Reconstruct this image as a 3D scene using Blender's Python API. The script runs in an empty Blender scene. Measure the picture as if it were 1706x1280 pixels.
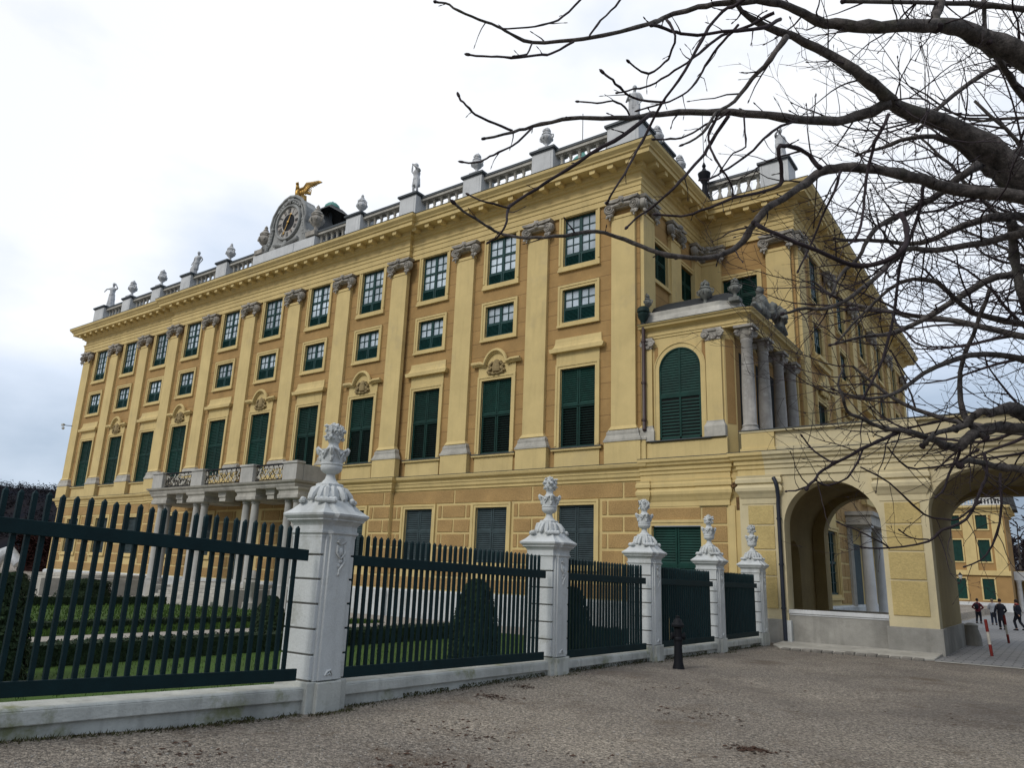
import bpy, math, random
from mathutils import Vector, Matrix, noise
R=math.radians; PI=math.pi
random.seed(7)
S=bpy.context.scene; COL=S.collection
# ------------------------------------------------------------------ camera, sky, sun, exposure
CAM=Vector((12.497,-24.108,1.62)); F_PX=1231.17; YAW,PIT,ROL=R(-36.07),R(14.48),R(2.14)
cf=Vector((math.sin(YAW)*math.cos(PIT),math.cos(YAW)*math.cos(PIT),math.sin(PIT)))
cr0=Vector((math.cos(YAW),-math.sin(YAW),0)); cu0=cr0.cross(cf)
cr=math.cos(ROL)*cr0+math.sin(ROL)*cu0; cu=-math.sin(ROL)*cr0+math.cos(ROL)*cu0
cd=bpy.data.cameras.new('camera'); cam=bpy.data.objects.new('camera',cd); COL.objects.link(cam)
cd.sensor_width=36; cd.lens=F_PX/1706*36; cd.clip_end=3000; cd.clip_start=.05
cam.matrix_world=Matrix(((cr.x,cu.x,-cf.x,CAM.x),(cr.y,cu.y,-cf.y,CAM.y),(cr.z,cu.z,-cf.z,CAM.z),(0,0,0,1)))
S.camera=cam
S.view_settings.view_transform='Standard'; S.view_settings.look='None'
S.view_settings.exposure=0.0; S.view_settings.gamma=1
SUN_EL,SUN_AZ=R(40),R(188)      # azimuth measured from +Y clockwise: behind and left of the camera
W=bpy.data.worlds.new("World"); S.world=W; W.use_nodes=True
nt=W.node_tree; nt.nodes.clear(); N=nt.nodes.new; K=nt.links.new
out=N('ShaderNodeOutputWorld'); sky=N('ShaderNodeTexSky'); sky.sky_type='NISHITA'; sky.sun_disc=False
sky.sun_elevation=SUN_EL; sky.sun_rotation=SUN_AZ
bg=N('ShaderNodeBackground'); bg.inputs[1].default_value=.12; K(sky.outputs[0],bg.inputs[0])
tc=N('ShaderNodeTexCoord'); mp=N('ShaderNodeMapping'); mp.inputs['Scale'].default_value=(1.0,1.0,2.2)
K(tc.outputs['Generated'],mp.inputs[0])
nz=N('ShaderNodeTexNoise'); nz.inputs['Scale'].default_value=2.3; nz.inputs['Detail'].default_value=7; nz.inputs['Roughness'].default_value=.5
K(mp.outputs[0],nz.inputs['Vector'])
sx=N('ShaderNodeSeparateXYZ'); K(tc.outputs['Generated'],sx.inputs[0])
# overcast: heavy grey-blue banks low in the sky, thin bright cloud above
el=N('ShaderNodeMapRange'); el.inputs[1].default_value=0.0; el.inputs[2].default_value=.45; el.inputs[4].default_value=.88; K(sx.outputs[2],el.inputs[0])
ad=N('ShaderNodeMath'); ad.operation='MULTIPLY_ADD'; ad.inputs[1].default_value=1.6; ad.inputs[2].default_value=-.79; K(nz.outputs[0],ad.inputs[0])
sm=N('ShaderNodeMath'); K(el.outputs[0],sm.inputs[0]); K(ad.outputs[0],sm.inputs[1])
ax=N('ShaderNodeMath'); ax.operation='MULTIPLY_ADD'; ax.inputs[1].default_value=-.27; K(sx.outputs[0],ax.inputs[0]); K(sm.outputs[0],ax.inputs[2])
rp=N('ShaderNodeValToRGB'); e=rp.color_ramp.elements
e[0].position=.1; e[0].color=(.25,.31,.41,1); e[1].position=1.0; e[1].color=(1.08,1.10,1.13,1)
x=rp.color_ramp.elements.new(.42); x.color=(.49,.59,.73,1)
x=rp.color_ramp.elements.new(.72); x.color=(.78,.87,1.01,1)
K(ax.outputs[0],rp.inputs[0])
bc=N('ShaderNodeBackground'); yr=N('ShaderNodeMapRange'); yr.inputs[1].default_value=-.9; yr.inputs[2].default_value=.35; yr.inputs[3].default_value=.70; yr.inputs[4].default_value=1.04; K(sx.outputs[1],yr.inputs[0]); K(yr.outputs[0],bc.inputs[1])   # sky dimmed behind the camera, added to cut fill light on the facade
K(rp.outputs[0],bc.inputs[0])
mx=N('ShaderNodeMixShader'); mx.inputs[0].default_value=.88; K(bg.outputs[0],mx.inputs[1]); K(bc.outputs[0],mx.inputs[2]); K(mx.outputs[0],out.inputs[0])
sd=bpy.data.lights.new('sun','SUN'); so=bpy.data.objects.new('sun',sd); COL.objects.link(so)
sd.energy=1.5; sd.angle=R(20); sd.color=(1,.96,.9)
sdir=Vector((math.sin(SUN_AZ)*math.cos(SUN_EL),math.cos(SUN_AZ)*math.cos(SUN_EL),math.sin(SUN_EL)))
so.rotation_euler=sdir.to_track_quat('Z','Y').to_euler()

# ------------------------------------------------------------------ materials
MATS={}
def mat(name,col,rough=.8,var=.12,vscale=1.5,bump=0,bscale=40,metal=0,spec=.3,col2=None,stain=None,fine=0,fscale=60,streak=0,rnd=0):
    m=bpy.data.materials.new(name); m.use_nodes=True; t=m.node_tree; b=t.nodes['Principled BSDF']
    b.inputs['Roughness'].default_value=rough; b.inputs['Metallic'].default_value=metal; b.inputs['Specular IOR Level'].default_value=spec
    n=t.nodes.new; k=t.links.new
    g=n('ShaderNodeNewGeometry')
    c2=col2 or tuple(v*(1-var*1.6) for v in col); c1=col if col2 else tuple(min(1,v*(1+var)) for v in col)
    a=n('ShaderNodeTexNoise'); a.inputs['Scale'].default_value=vscale; a.inputs['Detail'].default_value=8; a.inputs['Roughness'].default_value=.62
    k(g.outputs['Position'],a.inputs['Vector'])
    r=n('ShaderNodeMapRange'); r.inputs[1].default_value=.3; r.inputs[2].default_value=.7; k(a.outputs[0],r.inputs[0])
    mixn=n('ShaderNodeMix'); mixn.data_type='RGBA'; k(r.outputs[0],mixn.inputs[0])
    mixn.inputs[6].default_value=(*c1,1); mixn.inputs[7].default_value=(*c2,1)
    last=mixn.outputs[2]
    if fine:
        a2=n('ShaderNodeTexNoise'); a2.inputs['Scale'].default_value=fscale; a2.inputs['Detail'].default_value=3; k(g.outputs['Position'],a2.inputs['Vector'])
        r2=n('ShaderNodeMapRange'); r2.inputs[1].default_value=.3; r2.inputs[2].default_value=.7; r2.inputs[3].default_value=1-fine; r2.inputs[4].default_value=1+fine; k(a2.outputs[0],r2.inputs[0])
        mm=n('ShaderNodeMix'); mm.data_type='RGBA'; mm.blend_type='MULTIPLY'; mm.inputs[0].default_value=1; k(last,mm.inputs[6]); k(r2.outputs[0],mm.inputs[7]); last=mm.outputs[2]
    if streak:      # rain streaks: noise stretched in z
        mp=n('ShaderNodeMapping'); mp.inputs['Scale'].default_value=(3.5,3.5,.35); k(g.outputs['Position'],mp.inputs[0])
        a4=n('ShaderNodeTexNoise'); a4.inputs['Scale'].default_value=1.6; a4.inputs['Detail'].default_value=5; k(mp.outputs[0],a4.inputs['Vector'])
        r4=n('ShaderNodeMapRange'); r4.inputs[1].default_value=.52; r4.inputs[2].default_value=.78; r4.inputs[4].default_value=streak; k(a4.outputs[0],r4.inputs[0])
        ms=n('ShaderNodeMix'); ms.data_type='RGBA'; k(r4.outputs[0],ms.inputs[0]); k(last,ms.inputs[6]); ms.inputs[7].default_value=(*(v*.45 for v in col),1); last=ms.outputs[2]
    if stain:       # (colour, amount, scale)
        a3=n('ShaderNodeTexNoise'); a3.inputs['Scale'].default_value=stain[2]; a3.inputs['Detail'].default_value=9; a3.inputs['Roughness'].default_value=.7; k(g.outputs['Position'],a3.inputs['Vector'])
        r3=n('ShaderNodeMapRange'); r3.inputs[1].default_value=.55; r3.inputs[2].default_value=.68; r3.inputs[4].default_value=stain[1]; k(a3.outputs[0],r3.inputs[0])
        ms=n('ShaderNodeMix'); ms.data_type='RGBA'; k(r3.outputs[0],ms.inputs[0]); k(last,ms.inputs[6]); ms.inputs[7].default_value=(*stain[0],1); last=ms.outputs[2]
    if rnd:         # each shutter weathered a little differently
        oi=n('ShaderNodeObjectInfo'); ro=n('ShaderNodeMapRange'); ro.inputs[3].default_value=1-rnd*.5; ro.inputs[4].default_value=1+rnd; k(oi.outputs['Random'],ro.inputs[0])
        mm=n('ShaderNodeMix'); mm.data_type='RGBA'; mm.blend_type='MULTIPLY'; mm.inputs[0].default_value=1; k(last,mm.inputs[6]); k(ro.outputs[0],mm.inputs[7]); last=mm.outputs[2]
    k(last,b.inputs['Base Color'])
    if bump:
        bn=n('ShaderNodeTexNoise'); bn.inputs['Scale'].default_value=bscale; bn.inputs['Detail'].default_value=6; k(g.outputs['Position'],bn.inputs['Vector'])
        bb=n('ShaderNodeBump'); bb.inputs['Strength'].default_value=bump; bb.inputs['Distance'].default_value=.02; k(bn.outputs[0],bb.inputs['Height']); k(bb.outputs[0],b.inputs['Normal'])
    MATS[name]=m; return m
CREAM=mat('cream_stucco',(.625,.485,.222),.85,.08,.8,.15,60,fine=.06,streak=.22,stain=((.42,.34,.2),.35,.7))
OCHRE=mat('ochre_stucco',(.37,.228,.092),.9,.09,.7,.35,70,fine=.12,fscale=35)
OCHREG=mat('ochre_rough_plaster',(.395,.255,.107),.95,.12,.9,.7,38,fine=.22,fscale=24)
YELLOW=mat('yellow_rough_stucco',(.53,.41,.175),.92,.08,1.1,.7,22,fine=.1,fscale=20,streak=.15)
STONE=mat('grey_limestone',(.44,.42,.37),.85,.18,1.4,.35,30,streak=.35,stain=((.17,.17,.16),.5,1.8))
WEATH=mat('weathered_carved_stone',(.36,.335,.295),.9,.3,3.2,.5,25,stain=((.10,.095,.09),.7,3.5))
WSTONE=mat('white_painted_stone',(.56,.58,.575),.75,.1,1.3,.25,35,streak=.45,stain=((.30,.30,.25),.6,2.2),fine=.06)
WBASE=mat('white_stone_mossy_foot',(.53,.54,.50),.85,.22,1.3,.35,30,streak=.6,stain=((.20,.215,.10),.9,1.7))
PEDST=mat('pale_parapet_stone',(.60,.61,.61),.8,.1,1.2,.2,30,streak=.3)
STAT=mat('pale_statue_stone',(.52,.53,.54),.8,.2,3,.3,20,stain=((.22,.22,.22),.6,4))
LEAD=mat('dark_lead_flashing',(.05,.062,.07),.55,.2,2,spec=.5)
GREEN=mat('dark_green_shutter_paint',(.004,.034,.026),.6,.2,3,spec=.22,rnd=.32)
GREYSH=mat('slate_grey_shutter_paint',(.036,.055,.06),.6,.2,3,spec=.25,rnd=.4)
SASH=mat('teal_sash_paint',(.005,.045,.042),.5,.15,3,spec=.3)
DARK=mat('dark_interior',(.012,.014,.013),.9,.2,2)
GLASS=mat('pale_window_glass',(.46,.54,.60),.12,.3,.9,spec=.9,rnd=.35)  # pale blue-grey pane colour, varied per window
GLASSB=mat('window_glass_dark',(.06,.10,.14),.05,.3,.9,spec=1)
FENCE=mat('blue_green_fence_paint',(.004,.022,.026),.6,.15,4,.12,80,spec=.2)
PLASTG=mat('grey_base_plaster',(.31,.30,.27),.9,.22,1.0,.35,25,streak=.35,stain=((.20,.19,.17),.6,1.4))
IRON=mat('black_iron',(.008,.009,.012),.6,.2,5,spec=.2)
COPPER=mat('green_copper',(.10,.28,.24),.6,.3,3)
PIPE=mat('brown_downpipe',(.045,.022,.02),.45,.2,3,spec=.5)
PIPEB=mat('blue_black_downpipe',(.012,.018,.032),.45,.2,3,spec=.5)
GOLD=mat('gilding',(.50,.31,.09),.45,.35,6,metal=.85)
BARK=mat('grey_brown_bark',(.095,.084,.078),.9,.5,11,.7,40,fine=.25,fscale=70,stain=((.085,.085,.06),.7,2.5))
TWIG=mat('dark_twig_bark',(.036,.026,.030),.85,.3,12)
GRASS=mat('lawn_grass',(.048,.10,.012),.95,.2,.9,.8,60,col2=(.040,.070,.012),fine=.3,fscale=50)
HEDGE=mat('box_hedge_leaf',(.014,.030,.010),.9,.3,6,1,30,fine=.4,fscale=40)
REDH=mat('bare_beech_hedge',(.026,.013,.012),1,.4,.9,1,3,fine=.4,fscale=4,spec=0)
WOOD=mat('far_wood',(.012,.014,.020),1,.4,.02,spec=0,col2=(.024,.021,.022))
PATH=mat('garden_gravel_path',(.34,.31,.27),.95,.12,2,.5,60)
ROOFD=mat('dark_sheet_roof',(.025,.028,.03),.6,.2,2)
def m_gravel():
    m=mat('forecourt_gravel',(.335,.29,.232),.95,.12,.28,0,col2=(.215,.19,.162),fine=.45,fscale=22,stain=((.15,.112,.078),.85,.55))
    t=m.node_tree; b=t.nodes['Principled BSDF']; n=t.nodes.new; k=t.links.new
    g=n('ShaderNodeNewGeometry'); v=n('ShaderNodeTexVoronoi'); v.inputs['Scale'].default_value=62; k(g.outputs['Position'],v.inputs['Vector'])
    src=b.inputs['Base Color'].links[0].from_socket
    hs=n('ShaderNodeSeparateColor'); k(v.outputs['Color'],hs.inputs[0])
    r=n('ShaderNodeMapRange'); r.inputs[3].default_value=.4; r.inputs[4].default_value=1.55; k(hs.outputs[0],r.inputs[0])
    mm=n('ShaderNodeMix'); mm.data_type='RGBA'; mm.blend_type='MULTIPLY'; mm.inputs[0].default_value=1; k(src,mm.inputs[6]); k(r.outputs[0],mm.inputs[7]); k(mm.outputs[2],b.inputs['Base Color'])
    for sc_,lo,hi,amt,colr in ((.22,.47,.62,.55,(.135,.115,.10)),(1.9,.56,.66,.5,(.12,.085,.055))):
        pn=n('ShaderNodeTexNoise'); pn.inputs['Scale'].default_value=sc_; pn.inputs['Detail'].default_value=10; pn.inputs['Roughness'].default_value=.72; pn.inputs['Distortion'].default_value=.6; k(g.outputs['Position'],pn.inputs['Vector'])
        pr_=n('ShaderNodeMapRange'); pr_.inputs[1].default_value=lo; pr_.inputs[2].default_value=hi; pr_.inputs[4].default_value=amt; k(pn.outputs[0],pr_.inputs[0])
        pm=n('ShaderNodeMix'); pm.data_type='RGBA'; s0=b.inputs['Base Color'].links[0].from_socket; k(pr_.outputs[0],pm.inputs[0]); k(s0,pm.inputs[6]); pm.inputs[7].default_value=(*colr,1); k(pm.outputs[2],b.inputs['Base Color'])
    nb=n('ShaderNodeTexNoise'); nb.inputs['Scale'].default_value=3; nb.inputs['Detail'].default_value=6; k(g.outputs['Position'],nb.inputs['Vector'])
    ml=n('ShaderNodeMath'); ml.operation='MULTIPLY_ADD'; ml.inputs[1].default_value=-1.0; k(v.outputs['Distance'],ml.inputs[0]); k(nb.outputs[0],ml.inputs[2])
    bb=n('ShaderNodeBump'); bb.inputs['Strength'].default_value=.9; bb.inputs['Distance'].default_value=.025; k(ml.outputs[0],bb.inputs['Height']); k(bb.outputs[0],b.inputs['Normal'])
    return m
GRAVEL=m_gravel()
def m_brick(name,c1,c2,mortar,bw,bh,msize,rot=None,rough=.85,bump=.4):
    m=bpy.data.materials.new(name); m.use_nodes=True; t=m.node_tree; b=t.nodes['Principled BSDF']; n=t.nodes.new; k=t.links.new
    b.inputs['Roughness'].default_value=rough; b.inputs['Specular IOR Level'].default_value=.3
    g=n('ShaderNodeTexCoord'); mp=n('ShaderNodeMapping'); k(g.outputs['Object'],mp.inputs[0])
    if rot: mp.inputs['Rotation'].default_value=rot
    br=n('ShaderNodeTexBrick'); br.inputs['Scale'].default_value=1; br.inputs['Brick Width'].default_value=bw; br.inputs['Row Height'].default_value=bh; br.inputs['Mortar Size'].default_value=msize; br.inputs['Mortar Smooth'].default_value=.1
    br.inputs['Color1'].default_value=(*c1,1); br.inputs['Color2'].default_value=(*c2,1); br.inputs['Mortar'].default_value=(*mortar,1); k(mp.outputs[0],br.inputs['Vector'])
    nz=n('ShaderNodeTexNoise'); nz.inputs['Scale'].default_value=1.2; nz.inputs['Detail'].default_value=9; nz.inputs['Roughness'].default_value=.65; k(g.outputs['Object'],nz.inputs['Vector'])
    r=n('ShaderNodeMapRange'); r.inputs[1].default_value=.3; r.inputs[2].default_value=.7; r.inputs[3].default_value=.82; r.inputs[4].default_value=1.15; k(nz.outputs[0],r.inputs[0])
    mm=n('ShaderNodeMix'); mm.data_type='RGBA'; mm.blend_type='MULTIPLY'; mm.inputs[0].default_value=1; k(br.outputs[0],mm.inputs[6]); k(r.outputs[0],mm.inputs[7]); k(mm.outputs[2],b.inputs['Base Color'])
    iv=n('ShaderNodeMath'); iv.operation='SUBTRACT'; iv.inputs[0].default_value=1; k(br.outputs['Fac'],iv.inputs[1])
    n2=n('ShaderNodeTexNoise'); n2.inputs['Scale'].default_value=60; n2.inputs['Detail'].default_value=4; k(g.outputs['Object'],n2.inputs['Vector'])
    m3=n('ShaderNodeMath'); m3.operation='MULTIPLY_ADD'; m3.inputs[1].default_value=.35; k(n2.outputs[0],m3.inputs[0]); k(iv.outputs[0],m3.inputs[2])
    bb=n('ShaderNodeBump'); bb.inputs['Strength'].default_value=bump; bb.inputs['Distance'].default_value=.02; k(m3.outputs[0],bb.inputs['Height']); k(bb.outputs[0],b.inputs['Normal'])
    return m
OCHREB=m_brick('ochre_coursed_stucco',(.385,.24,.094),(.37,.23,.09),(.17,.10,.045),90,.635,.010,(R(90),0,0))
PALEC=mat('weathered_pale_cream',(.62,.535,.335),.88,.07,.9,.2,50,fine=.05,streak=.14,stain=((.40,.36,.26),.35,.9))
INNER=mat('shade_toned_plaster',(.34,.265,.125),.92,.12,.9,.5,30,streak=.2)  # arcade interior plaster, its colour darkened to carry the shade inside
COBBLE=m_brick('court_paving',(.24,.235,.23),(.19,.19,.19),(.09,.09,.09),.42,.30,.02,None,.7,.6)

# ------------------------------------------------------------------ mesh helpers
class MB:
    def __init__(s,M=None): s.v=[]; s.f=[]; s.M=M or Matrix()
    def add(s,vs,fs):
        o=len(s.v); s.v+=[tuple(s.M@Vector(p)) for p in vs]; s.f+=[tuple(i+o for i in f) for f in fs]; return s
    def box(s,x0,x1,y0,y1,z0,z1):
        if x0>x1:x0,x1=x1,x0
        if y0>y1:y0,y1=y1,y0
        return s.add([(x0,y0,z0),(x1,y0,z0),(x1,y1,z0),(x0,y1,z0),(x0,y0,z1),(x1,y0,z1),(x1,y1,z1),(x0,y1,z1)],
            [(0,3,2,1),(4,5,6,7),(0,1,5,4),(1,2,6,5),(2,3,7,6),(3,0,4,7)])
    def frust(s,a,b):       # a,b = (x0,x1,y0,y1,z)
        v=[]
        for x0,x1,y0,y1,z in (a,b): v+=[(x0,y0,z),(x1,y0,z),(x1,y1,z),(x0,y1,z)]
        return s.add(v,[(0,3,2,1),(4,5,6,7),(0,1,5,4),(1,2,6,5),(2,3,7,6),(3,0,4,7)])
    def sqloft(s,prof,cx=0,cy=0):     # stack of squares (half, z)
        v=[];f=[]
        for h,z in prof: v+=[(cx-h,cy-h,z),(cx+h,cy-h,z),(cx+h,cy+h,z),(cx-h,cy+h,z)]
        n=len(prof)
        for i in range(n-1):
            for j in range(4): a=i*4+j;b=i*4+(j+1)%4; f.append((a,b,b+4,a+4))
        f.append((3,2,1,0)); f.append(tuple(4*(n-1)+j for j in range(4))); return s.add(v,f)
    def prism(s,poly,y0,y1):    # poly in x,z
        n=len(poly); v=[(x,y0,z) for x,z in poly]+[(x,y1,z) for x,z in poly]
        f=[tuple(range(n)),tuple(range(2*n-1,n-1,-1))]+[(i,i+n,(i+1)%n+n,(i+1)%n) for i in range(n)]
        return s.add(v,f)
    def lathe(s,prof,seg=16,c=(0,0,0),lob=None,sc=(1,1)):
        v=[];f=[]; n=len(prof)
        for i,(r,z) in enumerate(prof):
            for j in range(seg):
                a=2*PI*j/seg; rr=r*(1+(lob(a,z) if lob else 0)); v.append((c[0]+rr*math.cos(a)*sc[0],c[1]+rr*math.sin(a)*sc[1],c[2]+z))
        for i in range(n-1):
            for j in range(seg): a=i*seg+j;b=i*seg+(j+1)%seg; f.append((a,b,b+seg,a+seg))
        f.append(tuple(range(seg-1,-1,-1))); f.append(tuple((n-1)*seg+j for j in range(seg))); return s.add(v,f)
    def tube(s,pts,rad,sides=6,cap=True):
        pts=[Vector(p) for p in pts]; n=len(pts)
        if not hasattr(rad,'__len__'): rad=[rad]*n
        v=[];f=[]; up=None
        for i in range(n):
            d=(pts[min(i+1,n-1)]-pts[max(i-1,0)]); d=d.normalized() if d.length>1e-9 else Vector((0,0,1))
            if up is None: up=d.orthogonal().normalized()
            else:
                up=up-d*up.dot(d); up=up.normalized() if up.length>1e-6 else d.orthogonal().normalized()
            w=d.cross(up)
            for j in range(sides):
                a=2*PI*j/sides; v.append(tuple(pts[i]+(up*math.cos(a)+w*math.sin(a))*rad[i]))
        for i in range(n-1):
            for j in range(sides): a=i*sides+j;b=i*sides+(j+1)%sides; f.append((a,b,b+sides,a+sides))
        if cap: f.append(tuple(range(sides-1,-1,-1))); f.append(tuple((n-1)*sides+j for j in range(sides)))
        return s.add(v,f)
    def ell(s,c,r,seg=10,ring=7,jit=0,seed=0):
        if not hasattr(r,'__len__'): r=(r,r,r)
        v=[];f=[]; c=Vector(c)
        for i in range(1,ring):
            t=PI*i/ring
            for j in range(seg):
                a=2*PI*j/seg; d=Vector((math.sin(t)*math.cos(a),math.sin(t)*math.sin(a),math.cos(t)))
                k=1+jit*noise.noise(d*2.3+Vector((seed*3.1,seed*1.7,seed)))*2 if jit else 1
                v.append((c.x+d.x*r[0]*k,c.y+d.y*r[1]*k,c.z+d.z*r[2]*k))
        v.append((c.x,c.y,c.z+r[2])); v.append((c.x,c.y,c.z-r[2])); T=len(v)-2;B=T+1
        for i in range(ring-2):
            for j in range(seg): a=i*seg+j;b=i*seg+(j+1)%seg; f.append((a,a+seg,b+seg,b))
        for j in range(seg): f.append((T,j,(j+1)%seg)); l=(ring-2)*seg; f.append((B,l+(j+1)%seg,l+j))
        return s.add(v,f)
    def sweep(s,path,prof,closed=False):   # path plan (x,y), profile (out,z) bottom->top; outward = right of travel
        n=len(path); P=[Vector((p[0],p[1])) for p in path]; v=[];f=[];m=len(prof)
        def nrm(a,b): d=(b-a).normalized(); return Vector((d.y,-d.x))
        for i in range(n):
            if i==0: o=nrm(P[0],P[1])
            elif i==n-1: o=nrm(P[-2],P[-1])
            else:
                a=nrm(P[i-1],P[i]);b=nrm(P[i],P[i+1]); o=(a+b)/(1+a.dot(b))
            for q,z in prof: v.append((P[i].x+o.x*q,P[i].y+o.y*q,z))
        for i in range(n-1):
            for j in range(m-1): a=i*m+j; f.append((a,a+m,a+m+1,a+1))
        f.append(tuple(range(m))); f.append(tuple(range((n-1)*m+m-1,(n-1)*m-1,-1)))
        return s.add(v,f)
    def wall(s,x0,x1,z0,z1,holes,y=0,dep=.3):
        xs=sorted(set([x0,x1]+[h[i] for h in holes for i in (0,1)])); zs=sorted(set([z0,z1]+[h[i] for h in holes for i in (2,3)]))
        xs=[q for q in xs if x0<=q<=x1]; zs=[q for q in zs if z0<=q<=z1]
        for i in range(len(xs)-1):
            for j in range(len(zs)-1):
                mx=(xs[i]+xs[i+1])/2; mz=(zs[j]+zs[j+1])/2
                if any(h[0]<mx<h[1] and h[2]<mz<h[3] for h in holes): continue
                s.add([(xs[i],y,zs[j]),(xs[i+1],y,zs[j]),(xs[i+1],y,zs[j+1]),(xs[i],y,zs[j+1])],[(0,1,2,3)])
        for a,b,c,d in holes:
            s.add([(a,y,c),(b,y,c),(b,y,d),(a,y,d),(a,y+dep,c),(b,y+dep,c),(b,y+dep,d),(a,y+dep,d)],[(0,4,5,1),(1,5,6,2),(2,6,7,3),(3,7,4,0)])
        return s
    def mesh(s,name,m,smooth=False,ang=40):
        me=bpy.data.meshes.new(name); me.from_pydata(s.v,[],s.f)
        if m: me.materials.append(m)
        if smooth:
            me.polygons.foreach_set('use_smooth',[True]*len(me.polygons))
            if ang: me.set_sharp_from_angle(angle=R(ang))
        me.update(); return me
    def build(s,name,m,parent=None,smooth=False,ang=40,bevel=0):
        return link(name,s.mesh(name,m,smooth,ang),parent,bevel=bevel)
def link(name,me,parent=None,M=None,bevel=0):
    o=bpy.data.objects.new(name,me); COL.objects.link(o)
    if parent: o.parent=parent
    if M is not None: o.matrix_local=M
    if bevel:
        b=o.modifiers.new('bevel','BEVEL'); b.width=bevel; b.segments=2; b.limit_method='ANGLE'; b.angle_limit=R(40)
    return o
def tag(o,label,cat,group=None):
    o['label']=label; o['category']=cat
    if group: o['group']=group
    return o
def empty(name,loc,label,cat,group=None,rz=0):
    o=bpy.data.objects.new(name,None); COL.objects.link(o); o.location=loc; o.rotation_euler=(0,0,rz); o.empty_display_size=.2
    return tag(o,label,cat,group)
def struct(o,kind='structure'): o['kind']=kind; return o
def T(x,y,z=0,rz=0): return Matrix.Translation((x,y,z))@Matrix.Rotation(rz,4,'Z')
def remesh(o,vox,sm=2):
    r=o.modifiers.new('remesh','REMESH'); r.mode='VOXEL'; r.voxel_size=vox; r.use_smooth_shade=True
    if sm: q=o.modifiers.new('smooth','SMOOTH'); q.iterations=sm; q.factor=.5
    return o
def ray(px,py): return cf+cr*((px-853)/F_PX)-cu*((py-640)/F_PX)
def at(px,py,depth): return CAM+ray(px,py)*depth          # point seen there at that distance along the view axis

# ------------------------------------------------------------------ ground
def sst(a,b,t): t=min(1,max(0,(t-a)/(b-a))); return t*t*(3-2*t)
def gz(x,y):
    if x<5.05: return -.3
    z=-.10*sst(-14,-3,y)
    z+=.16*sst(-18.3,-22,y)*(1-sst(6.5,10,x))
    z-=.48*sst(6,32,y)+.25*sst(30,60,y)+.25*sst(60,110,y)
    return z
def sheet(xs,ys,dz=0,zf=gz):
    mb=MB(); n=len(ys)
    for x in xs:
        for y in ys: mb.v.append((x,y,zf(x,y)+dz))
    for i in range(len(xs)-1):
        for j in range(n-1): a=i*n+j; mb.f.append((a,a+n,a+n+1,a+1))
    return mb
def rng(a,b,n): return [a+(b-a)*i/(n-1) for i in range(n)]
xs=[-1500,-600,-200,-80,-40,-10,0,4.9,5.049,5.051,5.2]+rng(5.6,20,30)+[25,40,80,200,600,1500]
ys=[-1000,-300,-100,-50]+rng(-30,6,73)+rng(8,60,27)+[70,80,95,110,130,200,500,1500]
struct(sheet(xs,ys).build('ground',GRAVEL,smooth=True,ang=0))
px_=[9.72]+rng(10.2,20,10)+[30,50,90]
struct(sheet(px_,[-1.9,-1.4,-1,0,1,2,3,4,5,5.6],.006).build('passage_paving',COBBLE,smooth=True,ang=0))
struct(sheet([5.55,6,7,8,9,9.72]+px_[1:],[5.6]+rng(6,60,40)+[70,80,95,110,125],.006).build('courtyard_paving',COBBLE,smooth=True,ang=0))
# stone platform with kerb in front of the arcade
kb=MB(); kb.add([(5.5,-1.1,.0-.06),(6.1,-2.35,-.06),(9.5,-2.05,-.06),(9.72,-1.7,-.06),(9.72,.1,-.02),(5.5,.1,-.02),(5.5,-1.1,-.25),(6.1,-2.35,-.25),(9.5,-2.05,-.25),(9.72,-1.7,-.25),(9.72,.1,-.25),(5.5,.1,-.25)],
 [(0,1,2,3,4,5),(0,6,7,1),(1,7,8,2),(2,8,9,3),(3,9,10,4),(5,4,10,11),(0,5,11,6)])
struct(kb.build('kerb_platform',STONE,bevel=.02))
ke=MB()
for i in range(13):
    x0=6.1+i*.265; y0=-2.38+i*.0235; ke.box(x0+.012,x0+.25,y0-.05+random.uniform(-.02,.02),y0+.2,-.25,-.03+random.uniform(-.02,.012))
struct(ke.build('kerb_stones',mat('worn_kerb_stone',(.22,.205,.18),.9,.35,3,.5,20),bevel=.025))
ap=sheet([9.76]+rng(10,20,8)+[40],[-2.1,-1.9],.012); struct(ap.build('paving_edge_kerb',STONE))
# ------------------------------------------------------------------ palace wing
pal=empty('palace_wing',(-22,16,-.3),'long four storey yellow palace wing with clock on its roof balustrade','palace')
PI4=Matrix.Translation((22,-16,.3))     # children keep world coordinates
def pbuild(mb,name,m,parent=None,**k):
    o=mb.build(name,m,parent or pal,**k)
    if parent is None: o.matrix_local=PI4.copy()
    return o
XL,XR=-44.72,.72; RI0,RI1=-32.4,-11.6; YS=.2; D1=6.4; X2=4.9; YE=35.
def yf(x): return 0 if RI0<x<RI1 else YS
PLAN=[(XL,34),(XL,YS),(RI0,YS),(RI0,0),(RI1,0),(RI1,YS),(XR,YS),(XR,D1),(X2,D1),(X2,YE),(X2-6,YE)]
def off(path,d):
    m=MB().sweep(path,[(d,0),(d,1)]); return [(m.v[i*2][0],m.v[i*2][1]) for i in range(len(path))]
BAYS=[-2-4*r for r in range(11)]
# side faces: matrices mapping (u along wall, outward=-y, z)
MF=lambda y: Matrix.Translation((0,y,0))
MSIDE=Matrix.Translation((XR,0,0))@Matrix.Rotation(R(90),4,'Z')     # u -> +Y
MNORTH=Matrix.Translation((X2,0,0))@Matrix.Rotation(R(90),4,'Z')
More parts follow.
